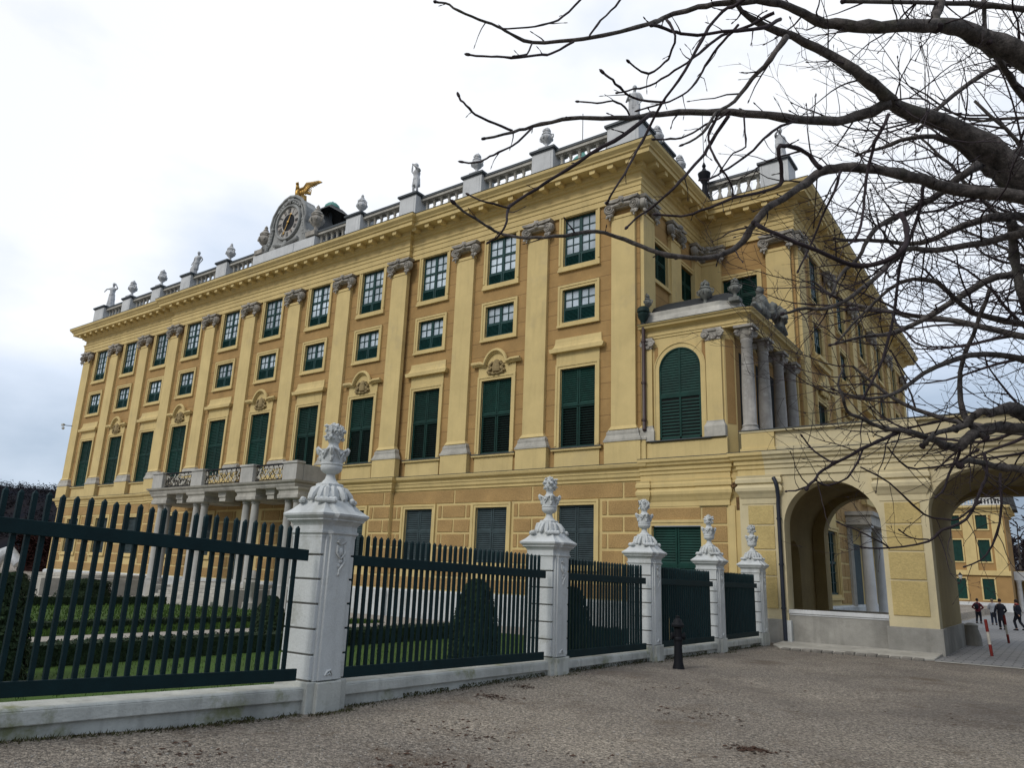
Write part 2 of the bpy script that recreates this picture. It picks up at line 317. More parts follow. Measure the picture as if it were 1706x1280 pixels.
# window openings per face
TALL=(.8,6.47,9.68); SMALL=(.77,11.65,13.08); UP=(.77,14.1,16.33); GR=(.8,2.05,4.26)
def holes(cs,kinds): return [(c-k[0],c+k[0],k[1],k[2]) for c in cs for k in kinds]
upw=MB()
for a,b in ((XL,RI0),(RI0,RI1),(RI1,XR)):
    y=yf((a+b)/2); upw.M=MF(y); upw.wall(a,b,5.6,16.5,holes([c for c in BAYS if a<c<b],(TALL,SMALL,UP)))
upw.M=Matrix(); upw.box(RI0,RI0+.001,0,YS,5.6,16.5); upw.box(RI1-.001,RI1,0,YS,5.6,16.5)
SWIN=(.8,13.35,14.95)
upw.M=MSIDE; upw.wall(YS,D1,5.6,16.5,holes([1.95,4.8],(SWIN,)))
upw.M=MF(D1); upw.wall(XR,X2,5.6,16.5,holes([2.55],((.78,12.9,14.75),)))
NB=[9.6,14.7,19.9,25.2,30.6]
upw.M=MNORTH; upw.wall(D1,YE,5.0,16.5,holes(NB,(UP,SMALL,(.8,6.0,9.4))))
upw.M=Matrix(); upw.box(XL+.01,XL+.02,YS,34,5,16.5); upw.box(X2-6,X2,YE-.02,YE,-.3,16.5)
pbuild(upw,'upper_wall',OCHREB)
gw=MB()
for a,b in ((XL,RI0),(RI0,RI1),(RI1,XR)):
    y=yf((a+b)/2); gw.M=MF(y); gw.wall(a,b,-.4,5.65,holes([c for c in BAYS if a<c<b and not -24.5<c<-19],(GR,)))
gw.M=Matrix(); gw.box(RI1-.001,RI1,0,YS,-.4,5.65); gw.box(RI0,RI0+.001,0,YS,-.4,5.65); gw.box(XL+.01,XL+.02,YS,34,-.4,5.65)
gw.M=MNORTH; gw.wall(D1,YE,-.4,5.0,holes([9.6],((.85,1.3,3.9),)))
pbuild(gw,'ground_wall',CREAM)
# coursed ochre panels of the ground floor
ru=MB(); ROWS=[(4.49,5.02),(3.88,4.38),(3.28,3.78),(2.68,3.18),(2.08,2.58),(1.48,1.98),(.93,1.38)]
for i,(z0,z1) in enumerate(ROWS):
    cuts=[XL+.1]+[-4*k for k in range(11,-1,-1)]+[XR-.08] if i%2==0 else [XL+.1]+[v for c in BAYS[::-1] for v in (c-1.35,c+1.35)]+[XR-.08]
    segs=[]
    for a,b in zip(cuts[:-1],cuts[1:]):
        parts=[(a,b)]
        for c in BAYS:
            if z0<4.42 and z1>1.9:
                w=1.09; np_=[]
                for p,q in parts:
                    if q<=c-w or p>=c+w: np_.append((p,q)); continue
                    if p<c-w: np_.append((p,c-w))
                    if q>c+w: np_.append((c+w,q))
                parts=np_
        segs+=parts
    for p,q in segs:
        for lo,hi in ((XL,RI0),(RI0,RI1),(RI1,XR)):
            a=max(p+.04,lo+.02);b=min(q-.04,hi-.02)
            if b-a>.12:
                y=yf((lo+hi)/2); ru.frust((a,b,y-.002,y+.05,z0),(a,b,y-.002,y+.05,z1)) if 0 else ru.box(a,b,y-.03,y+.05,z0,z1)
pbuild(ru,'rusticated_blocks',OCHREG,bevel=.012)
for lo,hi,sp in ((D1+.2,8.4,(7.5,8.0)),(10.8,12.6,(11.6,12.0)),(19.6,34,(22,24))):
    run=MB(MNORTH)
    for i,(z0,z1) in enumerate(ROWS): run.box(lo,sp[i%2],-.03,.05,z0,z1); run.box(sp[i%2]+.08,hi,-.03,.05,z0,z1)
    pbuild(run,'rusticated_blocks',OCHREG)
pl=MB().sweep(PLAN,[(0,-.45),(.14,-.45),(.14,.78),(.05,.86),(0,.86)]); pbuild(pl,'plinth',WSTONE)
# string course and its dark flashing
st=MB().sweep(PLAN[:8],[(0,5.06),(.06,5.08),(.06,5.16),(.12,5.22),(.14,5.36),(.17,5.36),(.17,5.46),(.30,5.54),(.33,5.62),(.33,5.675),(0,5.70)]); pbuild(st,'string_course',CREAM)
stf=MB().sweep(off(PLAN[:7]+[(XR,.7)],.0),[(0,5.695),(.345,5.673),(.348,5.69),(0,5.72)]); pbuild(stf,'flashing',LEAD)
# pilasters
def pil_mb(w,zs,zc,ped=True,M=None):
    m=MB(M); 
    m.box(-w,w,-.16,.1,7.0,zs)
    return m
sh=MB(); sh.box(-.51,.51,-.15,.05,6.98,15.74); sh.box(-.54,.54,-.18,.05,15.6,15.68)
sh.frust((-.59,.59,-.22,.05,6.98),(-.515,.515,-.155,.05,7.12))
PIL=sh.mesh('pilaster',CREAM)
pd=MB(); pd.box(-.74,.74,-.26,.05,5.69,6.55); PED=pd.mesh('pedestal',CREAM)
pb=MB(); pb.frust((-.77,.77,-.29,.05,6.52),(-.77,.77,-.29,.05,6.60)); pb.frust((-.75,.75,-.27,.05,6.60),(-.66,.66,-.22,.05,6.80)); pb.box(-.66,.66,-.23,.05,6.80,6.90); pb.frust((-.64,.64,-.21,.05,6.90),(-.60,.60,-.17,.05,6.99)); PBASE=pb.mesh('pilaster_base',STONE)
def capital_mesh(hw=.70,h=.66):
    m=MB()
    for sx in (-1,1):
        c=Vector((sx*hw*.80,-.27,h*.50)); d=MB(Matrix.Translation((c.x,c.y+.03,c.z))@Matrix.Rotation(R(90),4,'X')@Matrix.Rotation(R(-sx*14),4,'Y'))
        d.lathe([(.20,-.2),(.235,-.12),(.235,0),(.21,.03),(.02,.03)],16)
        d.tube([(.215*(1-t/36*.8)*math.cos(sx*t*.42+1.57),.215*(1-t/36*.8)*math.sin(sx*t*.42+1.57),.045+.03*t/36) for t in range(34)],[.034*(1-.4*t/34) for t in range(34)],5)
        d.ell((0,0,.08),.05,8,6)
        o=len(m.v); m.v+=d.v; m.f+=[tuple(i+o for i in f) for f in d.f]
        for k in range(4): m.ell((sx*(hw*.80-.10+.06*k),-.25-.02*(k%2),h*.50-.29-.03*(k%2)),(.075,.07,.08),7,5,.35,k)
        for k in range(2): m.ell((sx*(hw*.80-.03),-.24,h*.5-.38-.07*k),(.05,.05,.06),6,5,.3,k)
    ab=[(-hw*1.0,h*.88),(-hw*.5,h*.82),(0,h*.80),(hw*.5,h*.82),(hw*1.0,h*.88),(hw*1.08,h*1.02),(-hw*1.08,h*1.02)]
    m.prism(ab,-.36,.05)
    m.box(-hw*.72,hw*.72,-.22,.05,h*.48,h*.84)
    m.tube([(-hw*.62,-.27,h*.60),(-hw*.3,-.26,h*.66),(0,-.26,h*.68),(hw*.3,-.26,h*.66),(hw*.62,-.27,h*.60)],.075,7)
    for i in range(7): m.ell((-.3+.1*i,-.25,h*.60+.03*(i%2)),(.05,.045,.05),6,5,.3,i)
    m.ell((0,-.38,h*.92),(.13,.09,.13),9,7,.35,3); m.ell((0,-.33,h*.72),(.1,.08,.1),8,6,.3,4)
    return m
CAP=capital_mesh().mesh('capital',WEATH,True,50)
def place_pil(M,cap=True):
    o=link('pilaster',PIL,pal,PI4@M); link('capital',CAP,o,Matrix.Translation((0,0,15.70))); link('pilaster_base',PBASE,o); link('pedestal',PED,o)
for k in range(12):
    x=-4*k
    if k==0: x=.06
    if k==11: x=-44.06
    y=yf(x); y=0 if RI0-.5<x<RI1+.5 and k in (3,8) else y
    place_pil(T(x,y))
for u in (.75,3.4,5.95): place_pil(MSIDE@T(u,0))
place_pil(T(4.28,D1)); place_pil(T(1.25,D1))
for u in (7.05,12.15,17.3,22.5,27.9,33.9): place_pil(MNORTH@T(u,0))
# entablature
EN=[(0,16.36),(.10,16.36),(.10,16.60),(.13,16.60),(.13,16.84),(.16,16.84),(.16,16.98),(.22,17.05),(.22,17.10),(.11,17.10),(.11,17.42),(.20,17.46),(.24,17.52),(.34,17.55),(.34,17.74),(.82,17.76),(.82,17.94),(.88,17.96),(.90,18.02),(1.02,18.14),(1.04,18.26),(0,18.30)]
EPLAN=PLAN
pbuild(MB().sweep(EPLAN,EN),'entablature',CREAM)
pbuild(MB().sweep(EPLAN,[(0,18.305),(1.05,18.262),(1.06,18.285),(0,18.33)]),'eaves_flashing',LEAD)
ENT=[o for o in COL.objects if o.name=='entablature'][0]
MOD=MB().prism([(-.13,17.755),(.13,17.755),(.13,17.60),(.09,17.57),(-.09,17.57),(-.13,17.60)],-.74,-.34).mesh('modillion',CREAM)
def mods(a,b,M,st=.83):
    n=max(1,round((b-a)/st)); s=(b-a)/n
    for i in range(n): link('modillion',MOD,ENT,M@T(a+s*(i+.5),0))
mods(XL-.3,RI0-.3,MF(YS)); mods(RI0,RI1,MF(0)); mods(RI1+.3,XR+.3,MF(YS)); mods(YS-.3,D1-.5,MSIDE); mods(XR+.5,X2+.3,MF(D1)); mods(D1-.3,YE,MNORTH,1.1)
# roof slab, inside
rf=MB(); rf.prism([(0,0)]*0 or [(XL,18.2),(XR,18.2),(XR,18.31),(XL,18.31)],YS,34); rf.box(XR,X2,D1,YE,18.2,18.31)
rf.frust((XL+3,X2-2,9,32,18.3),(XL+7,X2-5.5,14,28,18.9)); pbuild(rf,'roof',ROOFD)
# ---------------- windows
def louver_leaf(m,x0,x1,z0,z1,y,pitch,open_=False,fr=.065):
    m.box(x0,x0+fr,y-.03,y+.03,z0,z1); m.box(x1-fr,x1,y-.03,y+.03,z0,z1); m.box(x0+fr,x1-fr,y-.03,y+.03,z1-fr,z1); m.box(x0+fr,x1-fr,y-.03,y+.03,z0,z0+fr)
    n=int((z1-z0-2*fr)/pitch); p=(z1-z0-2*fr)/n
    for i in range(n):
        a=z0+fr+i*p
        if open_: m.add([(x0+fr,y-.035,a),(x1-fr,y-.035,a),(x1-fr,y+.03,a+p*.12),(x0+fr,y+.03,a+p*.12),(x0+fr,y-.035,a+.02),(x1-fr,y-.035,a+.02),(x1-fr,y+.03,a+p*.12+.02),(x0+fr,y+.03,a+p*.12+.02)],[(0,1,5,4),(4,5,6,7),(3,2,1,0)])
        else: m.add([(x0+fr,y-.03,a),(x1-fr,y-.03,a),(x1-fr,y+.02,a+p),(x0+fr,y+.02,a+p)],[(0,1,2,3)]); m.add([(x0+fr,y-.03,a),(x1-fr,y-.03,a),(x1-fr,y+.01,a-.012),(x0+fr,y+.01,a-.012)],[(3,2,1,0)])
def surround(w,z0,z1,fw=.19,sill=True,pr=.06,dep=.27,bottom=True):
    m=MB()
    for a,b in ((-w-fw,-w),(w,w+fw)): m.box(a,b,-pr,.03,z0,z1)
    m.box(-w-fw,w+fw,-pr,.03,z1,z1+fw)
    if bottom: m.box(-w-fw,w+fw,-pr,.03,z0-fw,z0)
    q=fw*.42                      # raised outer fillet
    for a,b in ((-w-fw-.012,-w-fw+q),(w+fw-q,w+fw+.012)): m.box(a,b,-pr-.028,.0,z0-(fw if bottom else 0)+q,z1+fw-q)
    m.box(-w-fw-.012,w+fw+.012,-pr-.028,0,z1+fw-q,z1+fw+.012)
    if bottom: m.box(-w-fw-.03,w+fw+.03,-pr-.05,0,z0-fw-.015,z0-fw+q)
    for a,b in ((-w-.002,-w+.02),(w-.02,w+.002)): m.box(a,b,.03,dep,z0,z1)
    return m
def panes_mesh(name,w,z0,z1,y,m): return MB().add([(-w,y,z0),(w,y,z0),(w,y,z1),(-w,y,z1)],[(0,1,2,3)]).mesh(name,m)
def sash_mb(w,z0,z1,rows,y=.12,fr=.075,cols=2,trans=None):
    m=MB(); m.box(-w,-w+fr,y-.04,y+.04,z0,z1); m.box(w-fr,w,y-.04,y+.04,z0,z1); m.box(-w+fr,w-fr,y-.04,y+.04,z1-fr,z1); m.box(-w+fr,w-fr,y-.04,y+.04,z0,z0+fr)
    m.box(-.07,.07,y-.05,y+.04,z0+fr,z1-fr)
    for s in (-1,1):
        lo,hi=sorted((s*.07,s*(w-fr)))
        for c in range(1,cols): xx=lo+(hi-lo)*c/cols; m.box(xx-.016,xx+.016,y-.025,y+.03,z0+fr,z1-fr)
        for r_ in range(1,rows):
            zz=z0+fr+(z1-z0-2*fr)*r_/rows; h=.05 if r_==trans else .016; m.box(lo,hi,y-(.035 if r_==trans else .022),y+.028,zz-h,zz+h)
    return m
PRE={}
def tall_prefab(op,hood,mat_=GREEN):
    w,z0,z1=TALL
    s=surround(w,z0,z1,.19,bottom=False)
    s.box(-w-.19,w+.19,-.05,.02,z1+.19,10.36)      # frieze panel above
    s.box(-1.12,1.12,-.14,.05,6.36,6.47); s.box(-1.0,1.0,-.05,.02,5.7,6.36)
    sl=MB(); sl.box(-1.14,1.14,-.17,0,6.44,6.475)
    a=MB(); louver_leaf(a,-w+.03,-.012,8.20,z1-.02,.1,.086); louver_leaf(a,.012,w-.03,8.20,z1-.02,.1,.086); a.box(-w,w,.04,.15,8.14,8.19)
    b=MB(); louver_leaf(b,-w+.03,-.012,z0+.03,8.14,.1,.10 if op else .086,op); louver_leaf(b,.012,w-.03,z0+.03,8.14,.1,.10 if op else .086,op)
    for q in (a,b): q.box(-w,-w+.03,.05,.15,z0,z1) if q is a else None; 
    a.box(w-.03,w,.05,.15,z0,z1)
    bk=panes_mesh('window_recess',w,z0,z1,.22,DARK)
    h=MB()
    if hood=='flat':
        h.prism([(-1.20,10.36),(1.20,10.36),(1.24,10.44),(1.26,10.53),(-1.26,10.53),(-1.24,10.44)],-.24,.02)
        pts=[(0,10.53),(.05,10.56),(.10,10.66),(.13,10.80),(.14,10.98)]
        L=[(-1.2+p,q) for p,q in pts]; Rr=[(1.2-p,q) for p,q in pts]
        v=[];f=[]
        for i,(p,q) in enumerate(pts): yv=-.21+p*1.2; v+=[(-1.2+p,yv,q),(1.2-p,yv,q),(-1.2+p,.02,q),(1.2-p,.02,q)]
        for i in range(len(pts)-1):
            k=i*4; f+=[(k,k+1,k+5,k+4),(k+2,k,k+4,k+6),(k+1,k+3,k+7,k+5)]
        k=(len(pts)-1)*4; f.append((k,k+1,k+3,k+2)); h.add(v,f)
    else:
        def arc(r,n=12): return [(math.sin(-1.25+2.5*i/n)*r/.95,10.36+(math.cos(-1.25+2.5*i/n)-math.cos(1.25))*r/.72) for i in range(n+1)]
        o_=arc(.60);i_=arc(.46)
        path=[(-1.28,10.42),(-.82,10.42)]+o_+[(.82,10.42),(1.28,10.42)]
        for rad,dy in ((.075,-.2),(.05,-.12)):
            h.tube([(x,dy,z+(.03 if dy<-.15 else -.06)) for x,z in path],rad,6)
        h.prism([(-1.26,10.34),(-.70,10.34),(-.70,10.47),(-1.26,10.47)],-.18,.02); h.prism([(.70,10.34),(1.26,10.34),(1.26,10.47),(.70,10.47)],-.18,.02)
        h.prism([(x*.92,z) for x,z in o_],-.09,.02)
    s_=[('hood',h.mesh('window_hood',CREAM,hood!='flat',45)),('shutter',a.mesh('shutter',mat_)),('shutter',b.mesh('shutter',mat_)),('window_recess',bk),('sill',sl.mesh('sill',LEAD))]
    if hood!='flat':
        c=MB(); 
        c.lathe([(.02,-.30),(.2,-.26),(.22,-.05),(.17,.12),(.11,.24),(.03,.28)],10,(0,-.1,10.28),None,(1,.55))   # helmet like boss
        for i in range(7):
            for sx in (-1,1): c.ell((sx*(.22+.05*(i%3)+.02*i),-.12,10.42-.075*i),(.08,.07,.07),7,5,.35,i)
        c.tube([(-.3,-.1,9.98),(-.12,-.14,9.9),(0,-.12,9.94),(.12,-.14,9.9),(.3,-.1,9.98)],.05,6)
        s_.append(('relief',c.mesh('relief',mat('bronze_toned_relief',(.30,.225,.11),.9,.25,4) if 'bronze_toned_relief' not in MATS else MATS['bronze_toned_relief'],True,60)))
    return ('window',s.mesh('window',CREAM)),s_
def upper_prefab(z0,z1,w,fr,glz,rows,trans,glass,bot=True,sashm=SASH):
    s=surround(w,z0,z1,.19,bottom=bot)
    zs=z0+(z1-z0)*glz
    sa=sash_mb(w,zs,z1,rows,trans=trans)
    g=panes_mesh('window_pane',w-.03,zs,z1,.13,glass)
    l=MB(); louver_leaf(l,-w+.02,-.015,z0+.02,zs,.08,.055); louver_leaf(l,.015,w-.02,z0+.02,zs,.08,.055)
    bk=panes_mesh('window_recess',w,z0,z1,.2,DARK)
    return ('window',s.mesh('window',CREAM)),[('sash',sa.mesh('sash',sashm)),('window_pane',g),('shutter',l.mesh('shutter',sashm)),('window_recess',bk)]
def blind_prefab(w,z0,z1,m=GREEN,pitch=.075,bottom=True):
    s=surround(w,z0,z1,.19,bottom=bottom); a=MB(); zm=z0+(z1-z0)*.56
    for lo,hi in ((z0+.02,zm-.02),(zm+.02,z1-.02)):
        louver_leaf(a,-w+.02,-.012,lo,hi,.1,pitch); louver_leaf(a,.012,w-.02,lo,hi,.1,pitch)
    a.box(-w,w,.06,.14,zm-.02,zm+.02)
    return ('window',s.mesh('window',CREAM)),[('shutter',a.mesh('shutter',m)),('window_recess',panes_mesh('window_recess',w,z0,z1,.2,DARK))]
def place(pre,M,parent=pal,base=PI4):
    (n,me),subs=pre; o=link(n,me,parent,base@M)
    for sn,sm_ in subs: link(sn,sm_,o)
    return o
P_TF=[tall_prefab(True,'flat'),tall_prefab(False,'flat')]; P_TA=[tall_prefab(True,'arch'),tall_prefab(False,'arch')]
P_SM=upper_prefab(*SMALL[1:],SMALL[0],.07,.42,2,None,GLASS)
P_UP=upper_prefab(*UP[1:],UP[0],.07,.24,4,2,GLASS,False); P_UPB=upper_prefab(*UP[1:],UP[0],.07,.22,4,None,GLASS,False)
# upper windows touch the architrave: close the surround under them
for pre in (P_UP,P_UPB):
    pass
P_GR=blind_prefab(GR[0],GR[1],GR[2],GREYSH)
P_SD=blind_prefab(*SWIN); P_S6=blind_prefab(.78,12.9,14.75)
P_NT=blind_prefab(.8,6.0,9.4)
usl=MB(); usl.box(-.98,.98,-.09,.02,13.90,14.10); usl.box(-1.0,1.0,-.12,.0,13.88,13.97); USL=usl.mesh('sill',CREAM)
for r,c in enumerate(BAYS):
    M=T(c,yf(c)); op=0 if r<=4 else 1
    place((P_TF if r%2==0 else P_TA)[op],M); place(P_SM,M); o=place(P_UPB if r>=8 else P_UP,M); link('sill',USL,o)
    if not -24.5<c<-19: place(P_GR,M)
for u in (1.95,4.8): place(P_SD,MSIDE@T(u,0))
place(P_S6,T(2.55,D1))
for u in NB:
    o=place(P_UP,MNORTH@T(u,0)); link('sill',USL,o); place(P_SM,MNORTH@T(u,0)); place(P_NT,MNORTH@T(u,0))
    h=MB(); h.prism([(-1.25,9.95),(1.25,9.95),(1.25,10.08),(.5,10.3),(0,10.75),(-.5,10.3),(-1.25,10.08)],-.3,.02); h.box(-.98,.98,-.05,.02,9.59,9.95)
    for i in range(8): h.ell((-.6+.17*i,-.2,9.8+.12*(i%2)),(.13,.08,.14),7,5,.3,i)
    link('hood',h.mesh('hood',CREAM,True,40),pal,PI4@MNORTH@T(u,0))
    bc_=MB(); bc_.box(-1.2,1.2,-.35,.02,11.2,11.36); bc_.prism([(-1.1,10.95),(1.1,10.95),(1.2,11.2),(-1.2,11.2)],-.25,.02); link('sill',bc_.mesh('sill',CREAM),pal,PI4@MNORTH@T(u,0))
# big barred ground window and columned doorway of the courtyard front, seen through the arcade
s=surround(.85,1.3,3.9,.2); g=sash_mb(.85,1.3,3.9,6,y=.1,cols=3,trans=3); place((('window',s.mesh('window',CREAM)),[('sash',g.mesh('sash',SASH)),('window_pane',panes_mesh('window_pane',.82,1.3,3.9,.13,GLASSB))]),MNORTH@T(9.7,0))
dp=MB(MNORTH)
COLP=[(.30,.3),(.30,.42),(.25,.48),(.24,.52),(.235,1.6),(.20,4.0),(.20,4.06),(.25,4.12),(.22,4.2),(.28,4.28)]
for u in (13.0,15.9,19.0):
    cm=MB(MNORTH@T(u,-.75)); cm.lathe(COLP,18); cm.box(-.32,.32,-.32,.32,.1,.3); cm.box(-.3,.3,-.3,.3,4.28,4.38); pbuild(cm,'column',PEDST,smooth=True,ang=35)
    dp.box(u-.3,u+.3,-.12,.02,.3,4.35)
dp.box(12.5,19.6,-1.1,.02,4.38,4.95); dp.box(12.4,19.7,-1.2,.02,4.8,4.97); dp.box(12.4,19.7,-1.2,.02,-.5,.3)
pbuild(dp,'courtyard_portico',STONE)
dd=MB(MNORTH); dd.box(13.7,15.2,-.02,.05,.3,3.6); pbuild(dd,'doorway',GREYSH)
# ---------------- balustrade
bal=MB().lathe([(.085,0),(.085,.10),(.06,.13),(.125,.34),(.13,.44),(.075,.62),(.055,.72),(.09,.80),(.055,.84),(.09,.88),(.10,.98)],8)
bal.box(-.12,.12,-.12,.12,-.06,.06); bal.box(-.12,.12,-.12,.12,.95,1.08); BAL=bal.mesh('baluster',STONE,True,35)
def ped_mesh(w,d=1.0,name='balustrade_pedestal'):
    m=MB(); m.box(-w,w,-.0,d,18.3,19.95); m.box(-w-.06,w+.06,-.06,d+.06,18.3,18.62); m.box(-w+.12,w-.12,-.015,.1,18.75,19.8)
    return m.mesh(name,PEDST)
def pedcap(w,d=1.0): m=MB(); m.box(-w-.05,w+.05,-.05,d+.05,19.95,20.0); m.box(-w-.1,w+.1,-.1,d+.1,20.0,20.1); return m.mesh('coping',LEAD)
PEDM=ped_mesh(.56);PEDC=pedcap(.56)
def place_ped(M,me=PEDM,cp=PEDC): o=link('balustrade_pedestal',me,pal,PI4@M); link('coping',cp,o)
def place_rail(a,b,M,n=None,solid=False):
    L=b-a; m=MB(); m.box(a,b,.2,.62,18.3,18.66); m.box(a,b,.18,.64,19.72,19.86)
    o=link('balustrade_rail',m.mesh('balustrade_rail',STONE),pal,PI4@M); c=MB(); c.box(a,b,.14,.68,19.86,19.97); link('coping',c.mesh('coping',LEAD),o)
    n=n or round(L/.42); s=L/n
    for i in range(n): link('baluster',BAL,o,T(a+s*(i+.5),.41,18.70))
    return o
for k in range(12):
    if k in (5,6): continue
    x=-4*k; y=yf(x); y=0 if k in (3,8) else y
    if k==0: place_ped(T(-.02,YS),ped_mesh(.72,1.4),pedcap(.72,1.4))
    elif k==11: place_ped(T(-43.98,YS),ped_mesh(.72,1.4),pedcap(.72,1.4))
    else: place_ped(T(x,y))
for k in range(11):
    if k in (5,): continue
    a,b=-4*(k+1)+.56,-4*k-.56
    if k==0:b=-.74
    if k==10:a=-43.26
    if k==4:b,a=-16.56,-19.2
    if k==6:b,a=-24.6,-27.44
    y=0 if RI0<(a+b)/2<RI1 else YS
    place_rail(a,b,T(0,y),6)
clkb=MB(); clkb.box(-24.7,-19.1,0,1.2,18.3,19.62); clkb.box(-24.75,-19.05,-.05,1.25,18.3,18.62); clkb.box(-22.9,-20.9,-.03,.2,18.7,19.6); pbuild(clkb,'balustrade_pedestal',PEDST)
# right-hand roof edges
place_ped(MSIDE@T(3.1,0)); place_rail(1.7,2.5,MSIDE,2); place_rail(3.7,5.6,MSIDE,4)
place_rail(1.0,3.7,T(0,D1),6); place_ped(T(4.3,D1),ped_mesh(.62,1.2),pedcap(.62,1.2))
nb=MB(MNORTH); nb.box(7.6,34.2,.2,.62,18.3,18.66); nb.box(7.6,34.2,.18,.64,19.72,19.9); pbuild(nb,'balustrade_rail',STONE)
for u in (12.15,17.3,22.5,27.9,34.3): place_ped(MNORTH@T(u,0))
# ---------------- balcony on paired columns
BALST=mat('balcony_stone',(.43,.42,.39),.85,.15,1.4,.3,25,streak=.35)
bx0,bx1,by=-27.9,-15.5,-2.3
bc=MB(); bc.sweep([(bx0,.1),(bx0,by),(bx1,by),(bx1,.1)],[(-.3,5.18),(0,5.20),(.05,5.28),(.05,5.36),(.16,5.42),(.20,5.50),(-.3,5.54)]); bc.box(bx0,bx1,by,.05,5.19,5.52)
balc=pbuild(bc,'balcony',STONE)
for x in (-27.4,-23.6,-19.3,-16.0): bp=MB(); bp.box(x-.5,x+.5,by,by+.4,5.53,6.30); bp.box(x-.55,x+.55,by-.05,by+.45,6.30,6.40); bp.build('balcony_pedestal',BALST,balc,bevel=.01)
for x in (bx0,bx1-.4): bp=MB(); bp.box(x,x+.4,by+.42,-.3,5.53,6.28); bp.build('balcony_parapet',BALST,balc,bevel=.01)
rnd=random.Random(3)
for a,b in ((-26.85,-24.15),(-23.05,-19.85),(-18.75,-16.55)):
    br=MB()
    br.box(a,b,by+.15,by+.22,6.28,6.36); br.box(a,b,by+.16,by+.2,5.58,5.63)
    n=int((b-a)/.36)
    for i in range(n):
        x=a+(b-a)*(i+.5)/n
        for sx in (-1,1):
            br.tube([(x+sx*(.02+.15*math.sin(t/9*PI*2)*(1 if t<5 else .7)),by+.18,5.62+.66*t/9) for t in range(10)],.016,4)
            br.tube([(x+sx*(.09+.06*math.cos(a_/8*2*PI)),by+.18,5.95+.09*math.sin(a_/8*2*PI)) for a_ in range(9)],.014,4)
    br.build('balcony_railing',IRON,balc); gl=MB()
    for i in range(60):
        x=rnd.uniform(a+.1,b-.1); z=rnd.uniform(5.68,6.22); gl.ell((x,by+.17,z),(.045,.02,.06),6,4,.4,i)
    gl.build('railing_foliage',MATS.get('pale_gilded_leaf') or mat('pale_gilded_leaf',(.46,.44,.38),.6,.2,8),balc)
for x in (-27.35,-26.75,-23.9,-23.2,-19.6,-18.9,-16.35,-15.75):
    c=MB(T(x,by+.45)); c.lathe([(.28,.62),(.28,.74),(.23,.80),(.215,.86),(.215,2.2),(.18,4.42),(.18,4.5),(.23,4.54),(.2,4.6),(.26,4.66)],16); c.box(-.3,.3,-.3,.3,-.35,.62); c.build('balcony_column',BALST,balc,smooth=True,ang=35)
for x0,x1 in ((-27.75,-26.35),(-24.3,-22.8),(-20.0,-18.5),(-16.75,-15.35)):
    cb=MB(); cb.sweep([(x0,.0),(x0,by+.1),(x1,by+.1),(x1,.0)],[(0,4.66),(.04,4.7),(.04,4.86),(.0,4.9),(.0,5.02),(.08,5.1),(.1,5.19)]); cb.box(x0+.03,x1-.03,by+.13,.0,4.665,5.18); cb.build('balcony_beam',STONE,balc)
for x in (-21.5,-25.4,-17.6): cb=MB(); cb.prism([(x-.3,4.905),(x+.3,4.9),(x+.36,5.19),(x-.36,5.19)],by+.25,by+.9); cb.box(x-.26,x+.26,by+.3,by+.8,4.7,4.9); cb.build('balcony_bracket',STONE,balc)
stp=MB()
for i in range(7): stp.box(-24.2+.25*i*0,-18.6,-2.2-.32*(6-i),-.2,-.35+.15*i,-.35+.15*(i+1)-.004)
stp.box(-24.9,-24.2,-3.4,-.2,-.35,.5); stp.box(-18.6,-17.9,-3.4,-.2,-.35,.5)
stp.build('entrance_steps',STONE,balc,bevel=.01)
dw=MB(); dw.box(-22.7,-21.3,-.05,.05,.7,3.9); dw.build('doorway',GREYSH,balc); 
# downpipe with hopper beside the corner
dp=MB(); px0,py0=.93,.02
dp.tube([(px0,py0,11.0),(px0,py0,10.9),(px0,py0,6.95),(px0+.03,py0-.05,6.85)],.075,10); 
for z in (10.2,8.6,7.2): dp.tube([(px0,py0,z),(px0,py0,z+.08)],.095,10)
dpo=pbuild(dp,'downpipe',PIPE,smooth=True,ang=40)
MB().lathe([(.08,0),(.10,.08),(.20,.24),(.22,.36),(.19,.40),(.24,.46),(.22,.60),(.15,.66)],12,(px0,py0,10.95)).build('hopper_head',mat('dark_green_copper_hopper',(.012,.03,.028),.6,.3,6,spec=.2),dpo,smooth=True)
def blobs(m,c,r,n,sz,seed,zs=1):
    rd=random.Random(seed)
    for i in range(n):
        a=rd.uniform(0,2*PI);t=math.acos(rd.uniform(-1,1)); d=Vector((math.sin(t)*math.cos(a),math.sin(t)*math.sin(a),math.cos(t)*zs))
        m.ell(Vector(c)+d*r,(sz*rd.uniform(.7,1.25),)*3,7,5,.3,seed+i)
# ------------------------------------------------------------------ columned corner pavilion (first floor, between wing and arcade)
por=empty('corner_pavilion',(2.6,3,5.8),'small yellow pavilion with arched green shutter and four grey columns','pavilion')
PP=Matrix.Translation((-2.6,-3,-5.8))
def qb(mb,name,m,par=None,**k):
    o=mb.build(name,m,par or por,**k)
    if par is None: o.matrix_local=PP.copy()
    return o
PY=.22; PPATH=[(.74,PY),(3.9,PY),(4.15,.62),(4.15,6.35)]
pw=MB(); pw.sweep(PPATH,[(0,5.8),(0,10.6)]); pw.box(.74,3.85,PY+.02,6.3,5.79,5.8); qb(pw,'pavilion_wall',CREAM)
